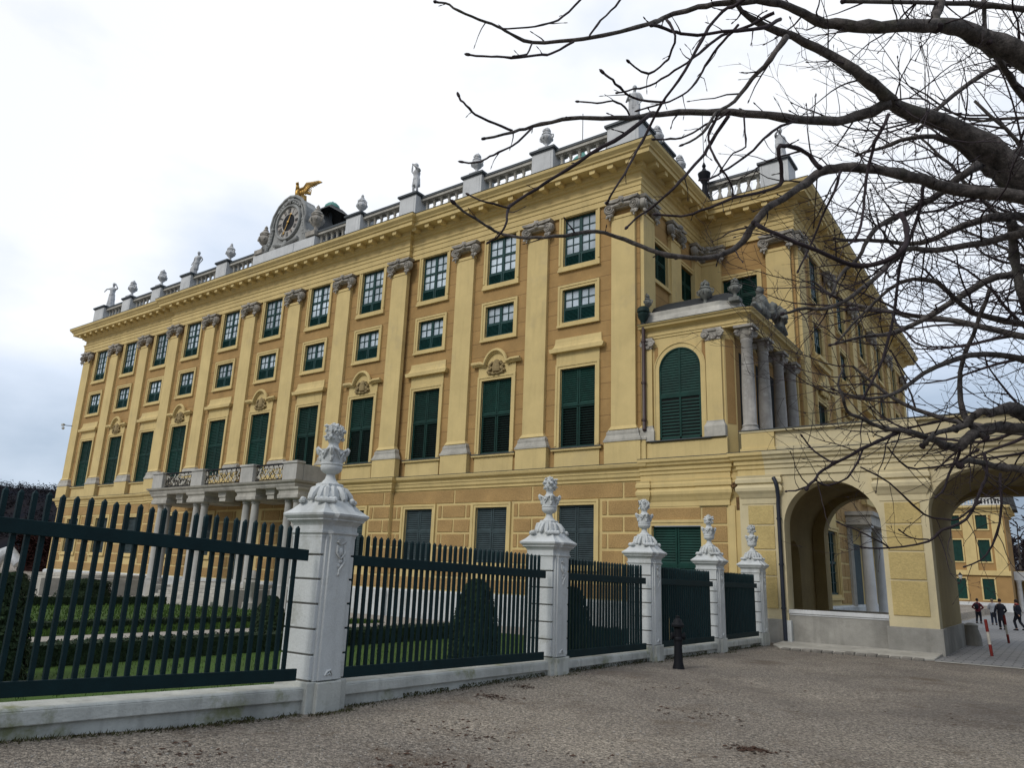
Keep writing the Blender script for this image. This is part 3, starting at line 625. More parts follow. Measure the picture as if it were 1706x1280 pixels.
# ochre recess strips and base
ps=MB(); ps.sweep([(.74,PY),(4.15,PY)][:1]+[(3.95,PY)],[(0,5.8),(.12,5.8),(.12,6.35),(.06,6.42),(0,6.45)]); qb(ps,'pavilion_base',CREAM)
oc=MB(); oc.box(1.27,1.42,PY-.006,PY+.05,6.45,10.0); oc.box(3.10,3.24,PY-.006,PY+.05,6.45,10.0); oc.M=Matrix.Translation((3.9,PY,0))@Matrix.Rotation(math.atan2(.4,.25),4,'Z'); oc.box(.06,.42,-.008,.05,6.9,9.95); oc.M=Matrix(); oc.box(4.1,4.158,.65,6.35,6.6,10.1); qb(oc,'ochre_strips',OCHRE)
def pp(u,w,M,full=True):
    m=MB(M@T(u,0)); m.box(-w,w,-.10,.03,7.0,9.97); o=qb(m,'pilaster',CREAM)
    b=MB(M@T(u,0)); b.box(-w-.09,w+.09,-.19,.03,6.45,6.82); b.frust((-w-.09,w+.09,-.19,.03,6.82),(-w-.02,w+.02,-.12,.03,6.97)); b.box(-w-.02,w+.02,-.12,.03,6.97,7.02); b.build('pilaster_base',STONE,o)
    c=MB(M@T(u,0)@Matrix.Translation((0,0,9.93)))
    c.box(-w-.06,w+.06,-.18,.03,.32,.42); c.box(-w,w,-.13,.03,0,.32)
    for s_ in (-1,1):
        c.tube([(s_*w+.13*math.cos(a/10*2*PI)*(1-a/26),-.16,.2+.13*math.sin(a/10*2*PI)*(1-a/26)) for a in range(22)],.045,5)
        c.ell((s_*w,-.16,.2),.06,6,5)
    for i in range(5): c.ell(((i-2)*w*.38,-.15,.05+.035*(i-2)**2),(.06,.05,.06),6,5,.3,i)
    c.build('capital',WEATH,o,smooth=True,ang=50)
pp(1.05,.16,MF(PY)); pp(3.55,.28,MF(PY))
# arched window with green louvres
aw=MB(); cx,hw,zs,zb=2.26,.79,9.07,6.47
def archpts(r,z,n=20,c=0): return [(c+r*math.cos(PI-PI*i/n),z+r*math.sin(PI-PI*i/n)) for i in range(n+1)]
fr=MB(MF(PY))
o_=[(cx-hw-.17,zb)]+archpts(hw+.17,zs,c=cx)+[(cx+hw+.17,zb)]; i_=[(cx-hw,zb)]+archpts(hw,zs,c=cx)+[(cx+hw,zb)]
for k in range(len(o_)-1):
    a,b,c,d=o_[k],o_[k+1],i_[k+1],i_[k]
    fr.add([(a[0],-.06,a[1]),(b[0],-.06,b[1]),(c[0],-.06,c[1]),(d[0],-.06,d[1]),(a[0],.02,a[1]),(b[0],.02,b[1]),(c[0],.02,c[1]),(d[0],.02,d[1])],[(0,3,2,1),(0,1,5,4),(3,7,6,2)])
fr.tube([(x,-.065,z) for x,z in o_],.03,6)
win=qb(fr,'window',CREAM)
lv=MB(MF(PY)); 
def lou(a0,a1,z0,z1,pit,op):
    n=int((z1-z0)/pit); p=(z1-z0)/n
    for i in range(n):
        z=z0+i*p; zt=z+p*(.5 if op else 1); lim=hw-.05
        if z+p*.5>zs:
            q=hw*hw-(z+p*.5-zs)**2; lim=math.sqrt(q)-.05 if q>.01 else 0
        lo,hi=max(a0,cx-lim),min(a1,cx+lim)
        if hi-lo>.05: lv.add([(lo,-.03,z),(hi,-.03,z),(hi,.0,zt),(lo,.0,zt),(lo,-.03,z-.014),(hi,-.03,z-.014)],[(0,1,2,3),(4,5,1,0)])
for a0,a1 in ((cx-hw+.06,cx-.03),(cx+.03,cx+hw-.06)):
    lou(a0,a1,zb+.08,7.98,.115,True); lou(a0,a1,8.16,zs+hw-.04,.095,False)
lv.box(cx-.035,cx+.035,-.045,.01,zb,zs+hw-.01); lv.box(cx-hw,cx-hw+.07,-.045,.01,zb,zs); lv.box(cx+hw-.07,cx+hw,-.045,.01,zb,zs); lv.box(cx-hw,cx+hw,-.05,.01,8.0,8.15); lv.box(cx-hw,cx+hw,-.045,.01,zb,zb+.08)
ap_=archpts(hw-.03,zs,c=cx); lv.tube([(x,-.02,z) for x,z in ap_],.045,6); lv.build('shutter',GREEN,win)
rc=MB(MF(PY)); rc.prism(i_[::-1] if 0 else i_,-.004,.01); rc.build('window_recess',DARK,win)
sl=MB(MF(PY)); sl.box(cx-hw-.35,cx+hw+.35,-.2,.0,6.42,6.455); sl.build('sill',LEAD,win)
# entablature, attic, dome
EP=[(.74,PY),(3.95,PY),(4.55,.2),(4.72,.25),(4.72,6.35)]
qb(MB().sweep(EP,[(-.3,10.34),(.03,10.34),(.03,10.43),(.06,10.44),(.06,10.51),(.03,10.53),(.03,10.64),(.08,10.67),(.12,10.71),(.24,10.73),(.26,10.79),(.33,10.85),(.33,10.88),(-.3,10.90)]),'entablature',CREAM)
en=MB(); en.box(.76,4.66,PY+.3,6.3,10.35,10.86); qb(en,'soffit',CREAM)
qb(MB().sweep(EP,[(-.3,10.895),(.34,10.875),(.35,10.895),(-.3,10.92)]),'flashing',LEAD)
qb(MB().sweep([(.74,PY+.15),(3.75,PY+.15),(4.35,.75),(4.35,6.3)],[(-.4,10.88),(.2,10.88),(.12,11.06),(0,11.30),(0,11.46),(-.4,11.50)]),'roof_parapet',STONE)
dm=MB(); dm.sqloft([(1.8,11.4),(1.75,11.6),(1.55,11.9),(1.2,12.12),(.7,12.26),(.1,12.3)],2.45,2.6); qb(dm,'dome_roof',ROOFD,smooth=True,ang=30)
for y in (.5,2.3,4.2,5.9):
    c=MB(T(4.62,y)); c.lathe([(.30,6.45),(.30,6.66),(.25,6.74),(.27,6.80),(.225,6.86),(.225,8.0),(.185,9.75),(.21,9.79),(.20,9.88)],18); o=qb(c,'column',mat('mottled_column_stone',(.36,.34,.31),.8,.25,2.2,.3,20,streak=.5,stain=((.55,.53,.5),.7,2.2)) if y<1 else MATS['mottled_column_stone'],smooth=True,ang=40)
    k=MB(T(4.62,y,9.88)); k.lathe([(.2,0),(.24,.06),(.24,.28),(.27,.36)],12); k.box(-.34,.34,-.34,.34,.37,.46)
    for a in range(4):
        an=R(45+90*a); ce=Vector((math.cos(an)*.32,math.sin(an)*.32,.2))
        k.tube([(ce.x+math.cos(an)*.11*math.cos(t/8*2*PI)*(1-t/24),ce.y+math.sin(an)*.11*math.cos(t/8*2*PI)*(1-t/24),ce.z+.11*math.sin(t/8*2*PI)*(1-t/24)) for t in range(18)],.045,5)
    k.build('capital',WEATH,o,smooth=True,ang=50)
dk=MB(); 
for y in (1.4,3.25,5.0): dk.box(4.10,4.17,y-.4,y+.4,6.6,9.6)
qb(dk,'doorway',DARK)
# ------------------------------------------------------------------ arcade
arc=empty('arcade',(9,2.7,-.1),'low yellow arcade wing with arched openings beside the palace corner','arcade')
PA=Matrix.Translation((-9,-2.7,.1))
def ab(mb,name,m,par=None,**k):
    o=mb.build(name,m,par or arc,**k)
    if par is None: o.matrix_local=PA.copy()
    return o
DA=5.6
def arch_wall(m,x0,x1,zt,ops,y0,y1,zb=-.4):
    # ops: list of polylines (x,z) of the opening outline from left bottom to right bottom
    xs=x0
    for op in ops:
        l,r=op[0][0],op[-1][0]
        if l-xs>1e-3: m.box(xs,l,y0,y1,zb,zt)
        for (a,b) in zip(op[:-1],op[1:]):
            if abs(b[0]-a[0])<1e-6: continue
            m.add([(a[0],y0,a[1]),(b[0],y0,b[1]),(b[0],y0,zt),(a[0],y0,zt),(a[0],y1,a[1]),(b[0],y1,b[1]),(b[0],y1,zt),(a[0],y1,zt)],[(0,1,2,3),(7,6,5,4),(0,4,5,1)])
        xs=r
    if x1-xs>1e-3: m.box(xs,x1,y0,y1,zb,zt)
A1=[(5.7,-.4)]+archpts(1.385,3.39,24,7.085)+[(8.47,-.4)]
def basket(x0,x1,zt,r,zb=-.4):
    n=12; L=[(x0+r-r*math.cos(PI/2*i/n),zt-r*.95+r*.95*math.sin(PI/2*i/n)) for i in range(n+1)]
    return [(x0,zb)]+L+[(x0+x1-x,z) for x,z in L[::-1]]+[(x1,zb)]
A2=basket(9.72,14.3,4.98,1.35); A2b=basket(9.72,14.3,4.72,1.0)
aw=MB(); arch_wall(aw,4.32,16.5,5.02,[A1,A2],0,.62); ab(aw,'front_wall',PALEC)
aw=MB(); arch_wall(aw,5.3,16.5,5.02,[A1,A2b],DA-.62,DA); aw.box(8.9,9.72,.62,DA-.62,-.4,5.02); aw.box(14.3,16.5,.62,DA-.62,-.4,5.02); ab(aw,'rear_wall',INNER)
ce=MB(); ce.box(4.32,16.5,.0,DA,5.03,5.6)
# vaults: room behind the window arch, and the passage
def vault(m,x0,x1,z0,zt,y0,y1,n=20):
    c=(x0+x1)/2;a=(x1-x0)/2
    P=[(c-a*math.cos(PI*i/n),z0+(zt-z0)*math.sin(PI*i/n)) for i in range(n+1)]
    for p,q in zip(P[:-1],P[1:]): m.add([(p[0],y0,p[1]),(q[0],y0,q[1]),(q[0],y1,q[1]),(p[0],y1,p[1])],[(0,1,2,3)])
vault(ce,5.3,8.9,3.3,5.0,.6,DA-.6); VP_=basket(9.72,14.3,5.0,1.4)
for p,q in zip(VP_[1:-2],VP_[2:-1]): ce.add([(p[0],.6,p[1]),(q[0],.6,q[1]),(q[0],DA-.6,q[1]),(p[0],DA-.6,p[1])],[(0,1,2,3)])
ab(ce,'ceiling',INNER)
rm=MB(); rm.wall(.62,DA-.62,-.4,4.9,[],0,.2); 
lw=MB(Matrix.Translation((5.3,0,0))@Matrix.Rotation(R(90),4,'Z')); N1=[(1.7,-.4),(1.7,2.4)]+[(2.4-.7*math.cos(PI*i/10),2.4+.7*math.sin(PI*i/10)) for i in range(1,10)]+[(3.1,2.4),(3.1,-.4)]
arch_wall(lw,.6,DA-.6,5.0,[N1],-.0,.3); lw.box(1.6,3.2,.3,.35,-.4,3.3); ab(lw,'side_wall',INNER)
mb_=MB(Matrix.Translation((5.3,0,0))@Matrix.Rotation(R(90),4,'Z')); mb_.box(1.95,2.2,.24,.29,1.1,1.4); ab(mb_,'letter_box',IRON)
# parapet wall closing the first arch
sw=MB(); sw.box(5.7,8.47,.05,.45,-.4,.79); sw2=MB(); sw2.box(5.68,8.49,.0,.5,.79,.9); sw2.box(5.7,8.47,.03,.47,.74,.79)
ab(sw,'window_parapet',PLASTG); ab(sw2,'window_parapet_sill',PEDST,bevel=.01)
sw=MB(); sw.box(5.7,8.47,DA-.45,DA-.1,-.4,.82); ab(sw,'window_parapet',PLASTG)
# piers: grey foot, panels, capitals, each pier a part
CP=[(0,4.10),(.02,4.12),(.02,4.28),(.05,4.32),(.10,4.42),(.17,4.52),(.18,4.62),(.12,4.70),(.10,4.74),(.17,4.78),(.17,4.9),(.13,4.94),(.15,5.02),(-.05,5.02)]
for f0,f1,d,p0,p1,path in ((8.40,9.80,.70,8.60,9.52,[(8.50,.55),(8.50,0),(9.70,0),(9.70,.58)]),(4.38,5.56,.3,4.60,5.40,[(4.42,.2),(4.42,0),(5.56,0),(5.56,.05)]),(14.22,15.8,.7,14.5,15.5,[(14.32,.58),(14.32,0),(15.7,0),(15.7,.1)])):
    c=ab(MB().sweep(path,CP),'pier',PALEC)
    k=MB()
    for z0,z1 in ((.91,1.85),(1.90,2.65),(2.70,3.42),(3.47,4.06)): k.box(p0,p1,-.028,.02,z0,z1)
    k.build('stucco_panel',YELLOW,c,bevel=.01); k=MB(); k.box(f0,f1,-.08,d,-.4,.6); k.build('pier_foot',PLASTG,c,bevel=.012)
ft=MB(); ft.frust((9.70,9.80,.70,DA,-.4),(9.70,9.78,.70,DA,.6)); ab(ft,'reveal_foot',PLASTG); ft=MB(); ft.box(14.22,14.3,.7,DA,-.4,.6); ab(ft,'reveal_foot',PLASTG)
gs=MB(); gs.lathe([(.30,-.4),(.27,.2),(.2,.45),(.22,.55),(.1,.62)],14,(9.95,DA+.25,0)); ab(gs,'guard_stone',PLASTG,smooth=True)
AE=[(0,5.02),(.05,5.02),(.05,5.22),(.09,5.24),(.09,5.34),(.14,5.38),(.14,5.5),(.22,5.54),(.24,5.62),(.30,5.66),(.31,5.77),(-.02,5.80)]
APATH=[(.73,.14),(3.96,.14),(3.96,.22),(4.36,.22),(4.36,0),(16.5,0)]
ab(MB().sweep(APATH[:5]+[(5.2,0)],AE),'entablature',CREAM); ab(MB().sweep([(5.2,0),(16.5,0)],AE),'entablature',PALEC)
ab(MB().sweep(APATH,[(-.02,5.798),(.315,5.768),(.32,5.79),(-.02,5.82)]),'flashing',LEAD)
pr=MB(); pr.box(5.5,16.5,.22,.5,5.8,6.48); pr.box(5.5,16.5,.14,.22,5.8,5.98); ab(pr,'parapet',PALEC)
pr=MB()
for a,b,mm in ((4.42,5.5,CREAM),(8.5,9.65,PALEC),(14.4,15.6,PALEC)): pr=MB(); pr.box(a,b,.12,.55,5.8,6.48); pr.box(a-.04,b+.04,.08,.6,5.8,5.95); ab(pr,'parapet_pedestal',mm)
pr=MB(); pr.box(4.36,16.5,.10,.6,6.48,6.545); ab(pr,'parapet_coping',PALEC); pr=MB(); pr.box(4.34,16.5,.07,.63,6.547,6.57); ab(pr,'flashing',LEAD)
pr=MB(); pr.box(4.4,16.5,.5,DA,5.6,5.72); ab(pr,'roof',ROOFD)
# left part with the green shuttered door, against the palace corner
lf=MB(MF(.15)); lf.wall(.72,4.34,-.4,5.1,[(1.12,2.95,.4,3.46)],0,.2); lf.box(4.30,4.34,-.1,.2,-.4,5.1); ab(lf,'front_wall',CREAM)
lp=MB(MF(.15))
for z0,z1 in ((3.52,4.06),):
    lp.box(.80,2.92,-.025,.02,z0,z1); lp.box(2.99,3.82,-.025,.02,z0,z1)
for z0,z1 in ((2.92,3.44),(2.32,2.86),(1.7,2.26),(1.1,1.65)): lp.box(3.02,3.82,-.025,.02,z0,z1); lp.box(.78,1.06,-.025,.02,z0,z1)
ab(lp,'rusticated_blocks',OCHREG,bevel=.01)
lc=MB(); lc.sweep([(.73,.15),(.73,.09),(1.02,.09),(1.02,.15),(2.9,.15),(2.9,.09),(3.95,.09),(3.95,.2),(4.4,.2)],[(q*.8,z) for q,z in CP]); ab(lc,'pier_capitals',CREAM)
ls=MB(MF(.15)); ls.box(3.9,4.12,-.05,.02,-.4,4.1); ab(ls,'pilaster',CREAM)
st_=MB(MF(.15)); st_.box(4.16,4.31,-.012,.02,3.95,4.55); ab(st_,'rust_stain',mat('rust_stain',(.17,.10,.045),.95,.4,6)); st_=MB(); blobs(st_,(4.2,.0,4.72),.10,16,.05,3); ab(st_,'dead_tuft',MATS['rust_stain'])
(n_,me_),sb_=blind_prefab(.9,.45,3.45,GREEN,.085,False); o=link('door',me_,arc,PA@T(2.035,.15)); 
for sn,sm_ in sb_: link('shutter' if sn=='shutter' else sn,sm_,o)
dpp=MB(); dpp.tube([(5.50,-.20,4.92),(5.56,-.22,4.8),(5.60,-.20,4.6),(5.60,-.12,4.3),(5.58,-.10,4.1),(5.58,-.10,.75),(5.60,-.14,.55),(5.60,-.14,0)],.062,10)
for z in (3.6,2.2,.9): dpp.tube([(5.58,-.10,z),(5.58,-.10,z+.06)],.08,10)
ab(dpp,'downpipe',PIPEB,smooth=True,ang=40)
dps=MB(); dps.box(5.64,5.78,-.12,.05,-.1,.58); ab(dps,'downpipe_guard',WSTONE)
# ------------------------------------------------------------------ sculpture on the roofs
def roof_urn_mesh(flower):
    m=MB(); m.sqloft([(.27,-.05),(.27,.14),(.20,.18)])
    m.lathe([(.18,.16),(.10,.26),(.07,.36),(.10,.42),(.17,.48),(.26,.60),(.29,.70),(.27,.78),(.20,.84),(.24,.88),(.20,.94)],16,(0,0,0),lambda a,z:.05*math.sin(a*8) if .45<z<.8 else 0)
    for s_ in (-1,1): m.tube([(s_*.24,0,.60),(s_*.35,0,.68),(s_*.36,0,.80),(s_*.22,0,.86)],.035,5)
    for k in range(8): a=k*PI/4; m.ell((.27*math.cos(a),.27*math.sin(a),.68),(.05,.05,.09),6,5,.3,k)
    if flower: blobs(m,(0,0,1.03),.14,26,.07,4,.75); m.ell((0,0,1.16),(.09,.09,.11),8,6,.3,2)
    else: m.lathe([(.22,.92),(.24,.96),(.17,1.05),(.09,1.10),(.11,1.15),(.06,1.2),(.08,1.26),(.02,1.36)],14,(0,0,0),lambda a,z:.06*math.sin(a*8))
    return m
URNA=roof_urn_mesh(True).mesh('roof_urn',STAT,True,55); URNB=roof_urn_mesh(False).mesh('roof_urn',STAT,True,55)
def roof_urn(me,loc,label,s=1.0,rz=0):
    o=bpy.data.objects.new('roof_urn',me); COL.objects.link(o); o.location=loc; o.scale=(s,s,s); o.rotation_euler=(0,0,rz); tag(o,label,'urn','stone urns along the roof balustrade'); return o
roof_urn(URNA,(-4,.5,20.1),'grey flower urn on the balustrade, next to the upright robed statue',1.0)
roof_urn(URNA,(-8,.5,20.1),'grey flower urn between the stooping statue and another flower urn',1.0)
roof_urn(URNB,(-16,.5,20.1),'grey lidded urn on the balustrade between clock and stooping statue',1.02)
roof_urn(URNB,(-19.45,.3,19.75),'dark lidded urn touching the clock on its turret side',1.45).data=roof_urn_mesh(False).mesh('roof_urn',WEATH,True,55)
roof_urn(URNB,(-24.2,.3,19.75),'dark lidded urn touching the clock, facing the striding statue',1.4).data=bpy.data.objects['roof_urn.003'].data
roof_urn(URNB,(-28,.5,20.1),'pale lidded urn between the clock and the striding statue',1.05)
roof_urn(URNA,(-36,.5,20.1),'pale flower urn next to the striding statue, away from the clock',1.08)
roof_urn(URNA,(-40,.5,20.1),'small pale flower urn beside the raised arm statue',1.1)
roof_urn(URNA,(.2,3.1,20.1),'broad handled urn on the side balustrade behind the upright robed statue',1.05,R(90))
roof_urn(URNA,(.2,5.6,20.0),'stone urn at the inner roof corner beside the iron finial',1.0,R(90))
pu=mat('dark_weathered_urn_stone',(.17,.175,.16),.9,.3,4,.4,25)
PUR=roof_urn_mesh(True).mesh('pavilion_urn',pu,True,55)
def pav_urn(loc,s,label):
    o=bpy.data.objects.new('pavilion_urn',PUR); COL.objects.link(o); o.location=loc; o.scale=(s,s,s); tag(o,label,'urn','weathered urns on the corner pavilion roof')
pav_urn((.85,.45,11.42),.72,'weathered flower urn standing above the drain hopper')
pav_urn((4.25,.62,11.42),.7,'weathered flower urn on the pavilion corner above the first column')
pav_urn((3.0,1.0,11.48),.9,'large dark weathered urn in front of the black dome of the pavilion')
tr=MB(); 
tr.lathe([(.28,0),(.34,.25),(.42,.6),(.30,.85),(.12,.95)],12,(4.45,3.1,11.5),None,(.6,1)); blobs(tr,(4.45,3.1,11.9),.42,26,.16,9)
tr.ell((4.45,2.9,12.55),(.16,.2,.2),9,7,.2); blobs(tr,(4.45,4.4,11.85),.45,22,.17,21,.9); tr.ell((4.45,4.5,12.45),(.13,.16,.2),9,7,.2)
tr.tube([(4.5,2.5,11.6),(4.45,2.1,11.75),(4.5,1.9,11.6)],.13,7); tr.tube([(4.45,4.4,12.2),(4.55,5.1,11.8),(4.6,5.7,11.55)],[.2,.18,.1],8); tr.tube([(4.5,3.5,12.0),(4.6,3.9,12.3),(4.6,4.3,11.9)],.12,7)
o=tr.build('trophy_sculpture',pu); remesh(o,.045,1); tag(o,'weathered grey figures and trophies reclining on the pavilion roof edge','sculpture')
# statues: draped figures grown as one skin
def figure(pose):
    """bipedal figure about 1.8 high standing at the origin, facing -Y; pose: joints"""
    P={'pel':(0,0,.98),'chest':(0,.0,1.35),'neck':(0,.0,1.55),'head':(0,-.03,1.70),'lk':(.10,-.03,.52),'la':(.12,.02,.08),'rk':(-.11,-.06,.53),'ra':(-.13,.02,.08),
       'le':(.30,.02,1.18),'lh':(.30,-.12,.95),'re':(-.30,.02,1.18),'rh':(-.28,-.15,.98)}
    P.update(pose); P={k:Vector(v) for k,v in P.items()}
    m=MB(); hp=P['pel']; ch=P['chest']
    m.tube([hp-Vector((0,0,.12)),hp,hp.lerp(ch,.5),ch,ch.lerp(P['neck'],.6),P['neck']],[.13,.165,.135,.165,.13,.055],10)
    m.tube([ch+Vector((-.2,0,.08)),ch+Vector((0,0,.11)),ch+Vector((.2,0,.08))],[.075,.11,.075],8)
    m.tube([P['neck']-Vector((0,0,.04)),P['head']],[.062,.06],8); m.ell(P['head']+Vector((0,0,.03)),(.088,.105,.125),12,9)
    m.ell(P['head']+Vector((0,-.105,.01)),(.018,.025,.03),6,5); m.ell(P['head']+Vector((0,-.085,-.055)),(.045,.04,.035),7,5)
    for s_,a,b,c in ((1,'lk','la',.08),(-1,'rk','ra',-.08)):
        h=hp+Vector((c,0,-.06)); m.tube([h,h.lerp(P[a],.5),P[a],P[a].lerp(P[b],.35),P[b]],[.10,.088,.062,.06,.042],8); m.tube([P[b]+Vector((0,.05,-.03)),P[b]+Vector((0,-.08,-.04)),P[b]+Vector((0,-.17,-.055))],[.045,.045,.03],7)
    for s_,a,b in ((1,'le','lh'),(-1,'re','rh')):
        h=ch+Vector((.2*s_,0,.08)); m.tube([h,h.lerp(P[a],.5),P[a],P[a].lerp(P[b],.4),P[b]],[.06,.052,.042,.042,.03],7)
        d=(P[b]-P[a]).normalized(); m.ell(P[b]+d*.05,(.035,.04,.055),7,5)
    return m,P
def drape(m,P,z0,z1,r0,r1,seed,off=(0,0)):
    rd=random.Random(seed); ph=rd.uniform(0,6)
    m.lathe([(r0,z0),(r0*.97,z0+(z1-z0)*.3),((r0+r1)/2,z0+(z1-z0)*.65),(r1,z1)],28,(off[0],off[1],0),lambda a,z:.10*math.sin(a*7+ph+z*3)+.05*math.sin(a*13+ph),(1,.8))
def statue(name,loc,rz,pose,drp,label,cat,extra=None,group=None,s=1.0):
    m,P=figure(pose); 
    for d in drp: drape(m,P,*d)
    if extra: extra(m,P)
    m.box(-.26,.26,-.24,.24,-.05,.09)
    o=m.build(name,STAT); remesh(o,.022,1); o.location=loc; o.rotation_euler=(0,0,rz); o.scale=(s*1.18,s*1.18,s); return tag(o,label,cat,group)
SG='stone statues along the roof balustrade'
statue('roof_statue',(.25,.75,20.15),R(15),{'pel':(.05,0,.98),'head':(.03,-.05,1.72),'rh':(-.12,-.28,1.25),'lh':(.22,-.16,.85),'lk':(.14,-.12,.53)},[(.02,1.0,.20,.19,1),(.7,1.42,.21,.20,2)],'upright robed statue on the big corner pedestal, behind a branch','statue',None,SG,.98)
statue('roof_statue',(-12,.5,20.15),R(-10),{'chest':(-.02,.0,1.36),'neck':(.03,-.05,1.54),'head':(.12,-.14,1.63),'re':(-.30,-.05,1.56),'rh':(-.22,-.1,1.86),'le':(.30,-.14,1.42),'lh':(.12,-.25,1.62),'lk':(.16,-.08,.53)},[(.62,1.02,.2,.16,5)],'pale stooping statue with an arm raised, between two roof urns','statue',None,SG,1.03)
statue('roof_statue',(-32,.5,20.1),R(20),{'pel':(.08,0,.96),'chest':(.12,.02,1.34),'neck':(.16,0,1.53),'head':(.18,-.04,1.68),'re':(-.16,.05,1.2),'rh':(-.22,-.02,.92),'le':(.40,.06,1.26),'lh':(.30,.02,1.02),'rk':(-.16,-.1,.5),'ra':(-.22,0,.08)},[(.03,.6,.22,.19,8,(-.04,0)),(.5,.95,.19,.17,9,(.03,0))],'pale striding statue with draped legs and hand on hip','statue',None,SG,.97)
statue('roof_statue',(-43.6,.75,20.1),R(35),{'re':(-.34,-.05,1.40),'rh':(-.40,-.1,1.22),'le':(.32,-.1,1.46),'lh':(.22,-.12,1.70),'head':(.03,-.02,1.74)},[(.02,1.02,.22,.16,12)],'pale robed statue with raised arm at the far roof end','statue',None,SG,1.08)
statue('roof_statue',(4.5,6.95,20.1),R(50),{'re':(-.24,-.1,1.52),'rh':(-.04,-.12,1.80),'le':(.30,0,1.2),'lh':(.22,-.16,1.0),'pel':(-.06,0,.98)},[(.02,.9,.25,.18,15),(.6,1.3,.2,.2,16)],'white draped statue with arm overhead, framed by a bent branch','statue',None,SG,.95)
# clock gable with eagle
GABLE=mat('grey_gable_stone',(.33,.335,.325),.9,.22,2.2,.4,25,stain=((.13,.13,.13),.6,1.6))
ck=empty('roof_clock',(-21.95,.6,19.6),'grey carved stone clock gable with roman numerals on the roof balustrade','clock')
pts=[(-2.45,0),(-2.35,.3),(-2.0,.45),(-1.75,.8),(-1.62,1.35),(-1.72,1.75),(-1.55,2.35),(-1.1,2.9),(-.55,3.22),(0,3.34)]
poly=pts+[(-x,z) for x,z in pts[-2::-1]]
k=MB(); k.prism([(x*.93,z) for x,z in poly],-.35,.55); k.build('gable',GABLE,ck,bevel=.03)
k=MB(); 
k.tube([(x*.93,-.4,z) for x,z in poly],.10,6); k.tube([(x*.82,-.42,z*.93+.02) for x,z in poly],.05,6)
k.tube([(1.06*math.sin(a/32*2*PI),-.42,1.66+1.06*math.cos(a/32*2*PI)) for a in range(33)],.09,6)
for s_ in (-1,1):
    k.tube([(s_*(1.95+.28*math.cos(t/10*2*PI)*(1-t/30)),-.45,.35+.28*math.sin(t/10*2*PI)*(1-t/30)) for t in range(26)],.08,6)
    for i in range(6): k.ell((s_*(1.38+.04*i),-.42,1.5-.18*i),(.11,.1,.12),7,5,.3,i)
    for i in range(4): k.ell((s_*(.35+.2*i),-.42,2.88-.11*i),(.13,.1,.1),7,5,.3,i)
k.ell((0,-.45,2.98),(.3,.16,.2),9,7,.35,3); k.ell((0,-.48,.25),(.25,.14,.22),9,7,.3,5); k.tube([(-1.1,-.45,.42),(-.5,-.48,.3),(0,-.5,.12),(.5,-.48,.3),(1.1,-.45,.42)],.1,6)
k.build('gable_carving',GABLE,ck,smooth=True,ang=60)
def disc(m,r0,r1,y,z0,n=40):
    for i in range(n):
        a,b=2*PI*i/n,2*PI*(i+1)/n; m.add([(r0*math.sin(a),y,z0+r0*math.cos(a)),(r1*math.sin(a),y,z0+r1*math.cos(a)),(r1*math.sin(b),y,z0+r1*math.cos(b)),(r0*math.sin(b),y,z0+r0*math.cos(b))],[(0,1,2,3)])
k=MB(); disc(k,.0,.54,-.40,1.66); k.build('dial_centre',IRON,ck)
k=MB(); disc(k,.54,1.0,-.395,1.66); k.build('dial_ring',mat('dial_stone',(.42,.40,.37),.8,.25,3,stain=((.30,.15,.09),.6,2.5)),ck)
nm=MB(); ROM=['XII','I','II','III','IIII','V','VI','VII','VIII','IX','X','XI']
def bar(a,b,w): 
    (x0,z0),(x1,z1)=a,b; d=Vector((x1-x0,0,z1-z0)).normalized(); n=Vector((-d.z,0,d.x))*w; y=-.41
    nm.add([nm_T(x0+n.x,z0+n.z),nm_T(x1+n.x,z1+n.z),nm_T(x1-n.x,z1-n.z),nm_T(x0-n.x,z0-n.z)],[(0,1,2,3)])
for h in range(12):
    ang=h*PI/6; H=.32
    def nm_T(x,z): 
        zz=z+.61; return (x*math.cos(ang)+zz*math.sin(ang),-.415,1.66-x*math.sin(ang)+zz*math.cos(ang))
    wd={'I':.065,'V':.13,'X':.13}; s_=ROM[h]; tw=sum(wd[c] for c in s_); x=-tw/2
    for c in s_:
        w=wd[c]
        if c=='I': bar((x+w/2,0),(x+w/2,H),.016)
        elif c=='V': bar((x+.02,H),(x+w/2,0),.018); bar((x+w-.02,H),(x+w/2,0),.011)
        else: bar((x+.02,H),(x+w-.02,0),.018); bar((x+w-.02,H),(x+.02,0),.011)
        x+=w
nm.build('numerals',IRON,ck)
hd=MB()
for ang,l,w in ((R(22),.62,.05),(R(205),.86,.045)):
    d=Vector((math.sin(ang),0,math.cos(ang)));n=Vector((d.z,0,-d.x)); c=Vector((0,-.45,1.66))
    hd.add([tuple(c-n*w),tuple(c+d*l*.7-n*w*.6),tuple(c+d*l),tuple(c+d*l*.7+n*w*.6),tuple(c+n*w)],[(0,1,2,3,4)])
    hd.ell(c+d*l*.82,(.075,.02,.075),8,6)
hd.ell((0,-.45,1.66),(.09,.04,.09),10,6); hd.build('clock_hands',GOLD,ck)
br_=MB(); n=16
P_=[(1.5*math.cos(PI*i/n),.8+2.3*math.sin(PI*i/n)) for i in range(n+1)]; br_.prism([(x,z) for x,z in P_[::-1]],.55,1.9); br_.build('barrel_roof',ROOFD,ck,smooth=True,ang=30)
tu=empty('roof_turret',(-21.75,3.1,19.3),'dark open roof turret with a green copper cap behind the clock','turret')
k=MB(); k.sqloft([(.62,0),(.62,2.35),(.7,2.4),(.7,2.5)]); k.build('turret_base',ROOFD,tu); k=MB()
for a in (-1,1):
    for b in (-1,1): k=MB(); k.box(a*.55-.1,a*.55+.1,b*.55-.1,b*.55+.1,2.5,3.5); k.build('turret_post',ROOFD,tu)
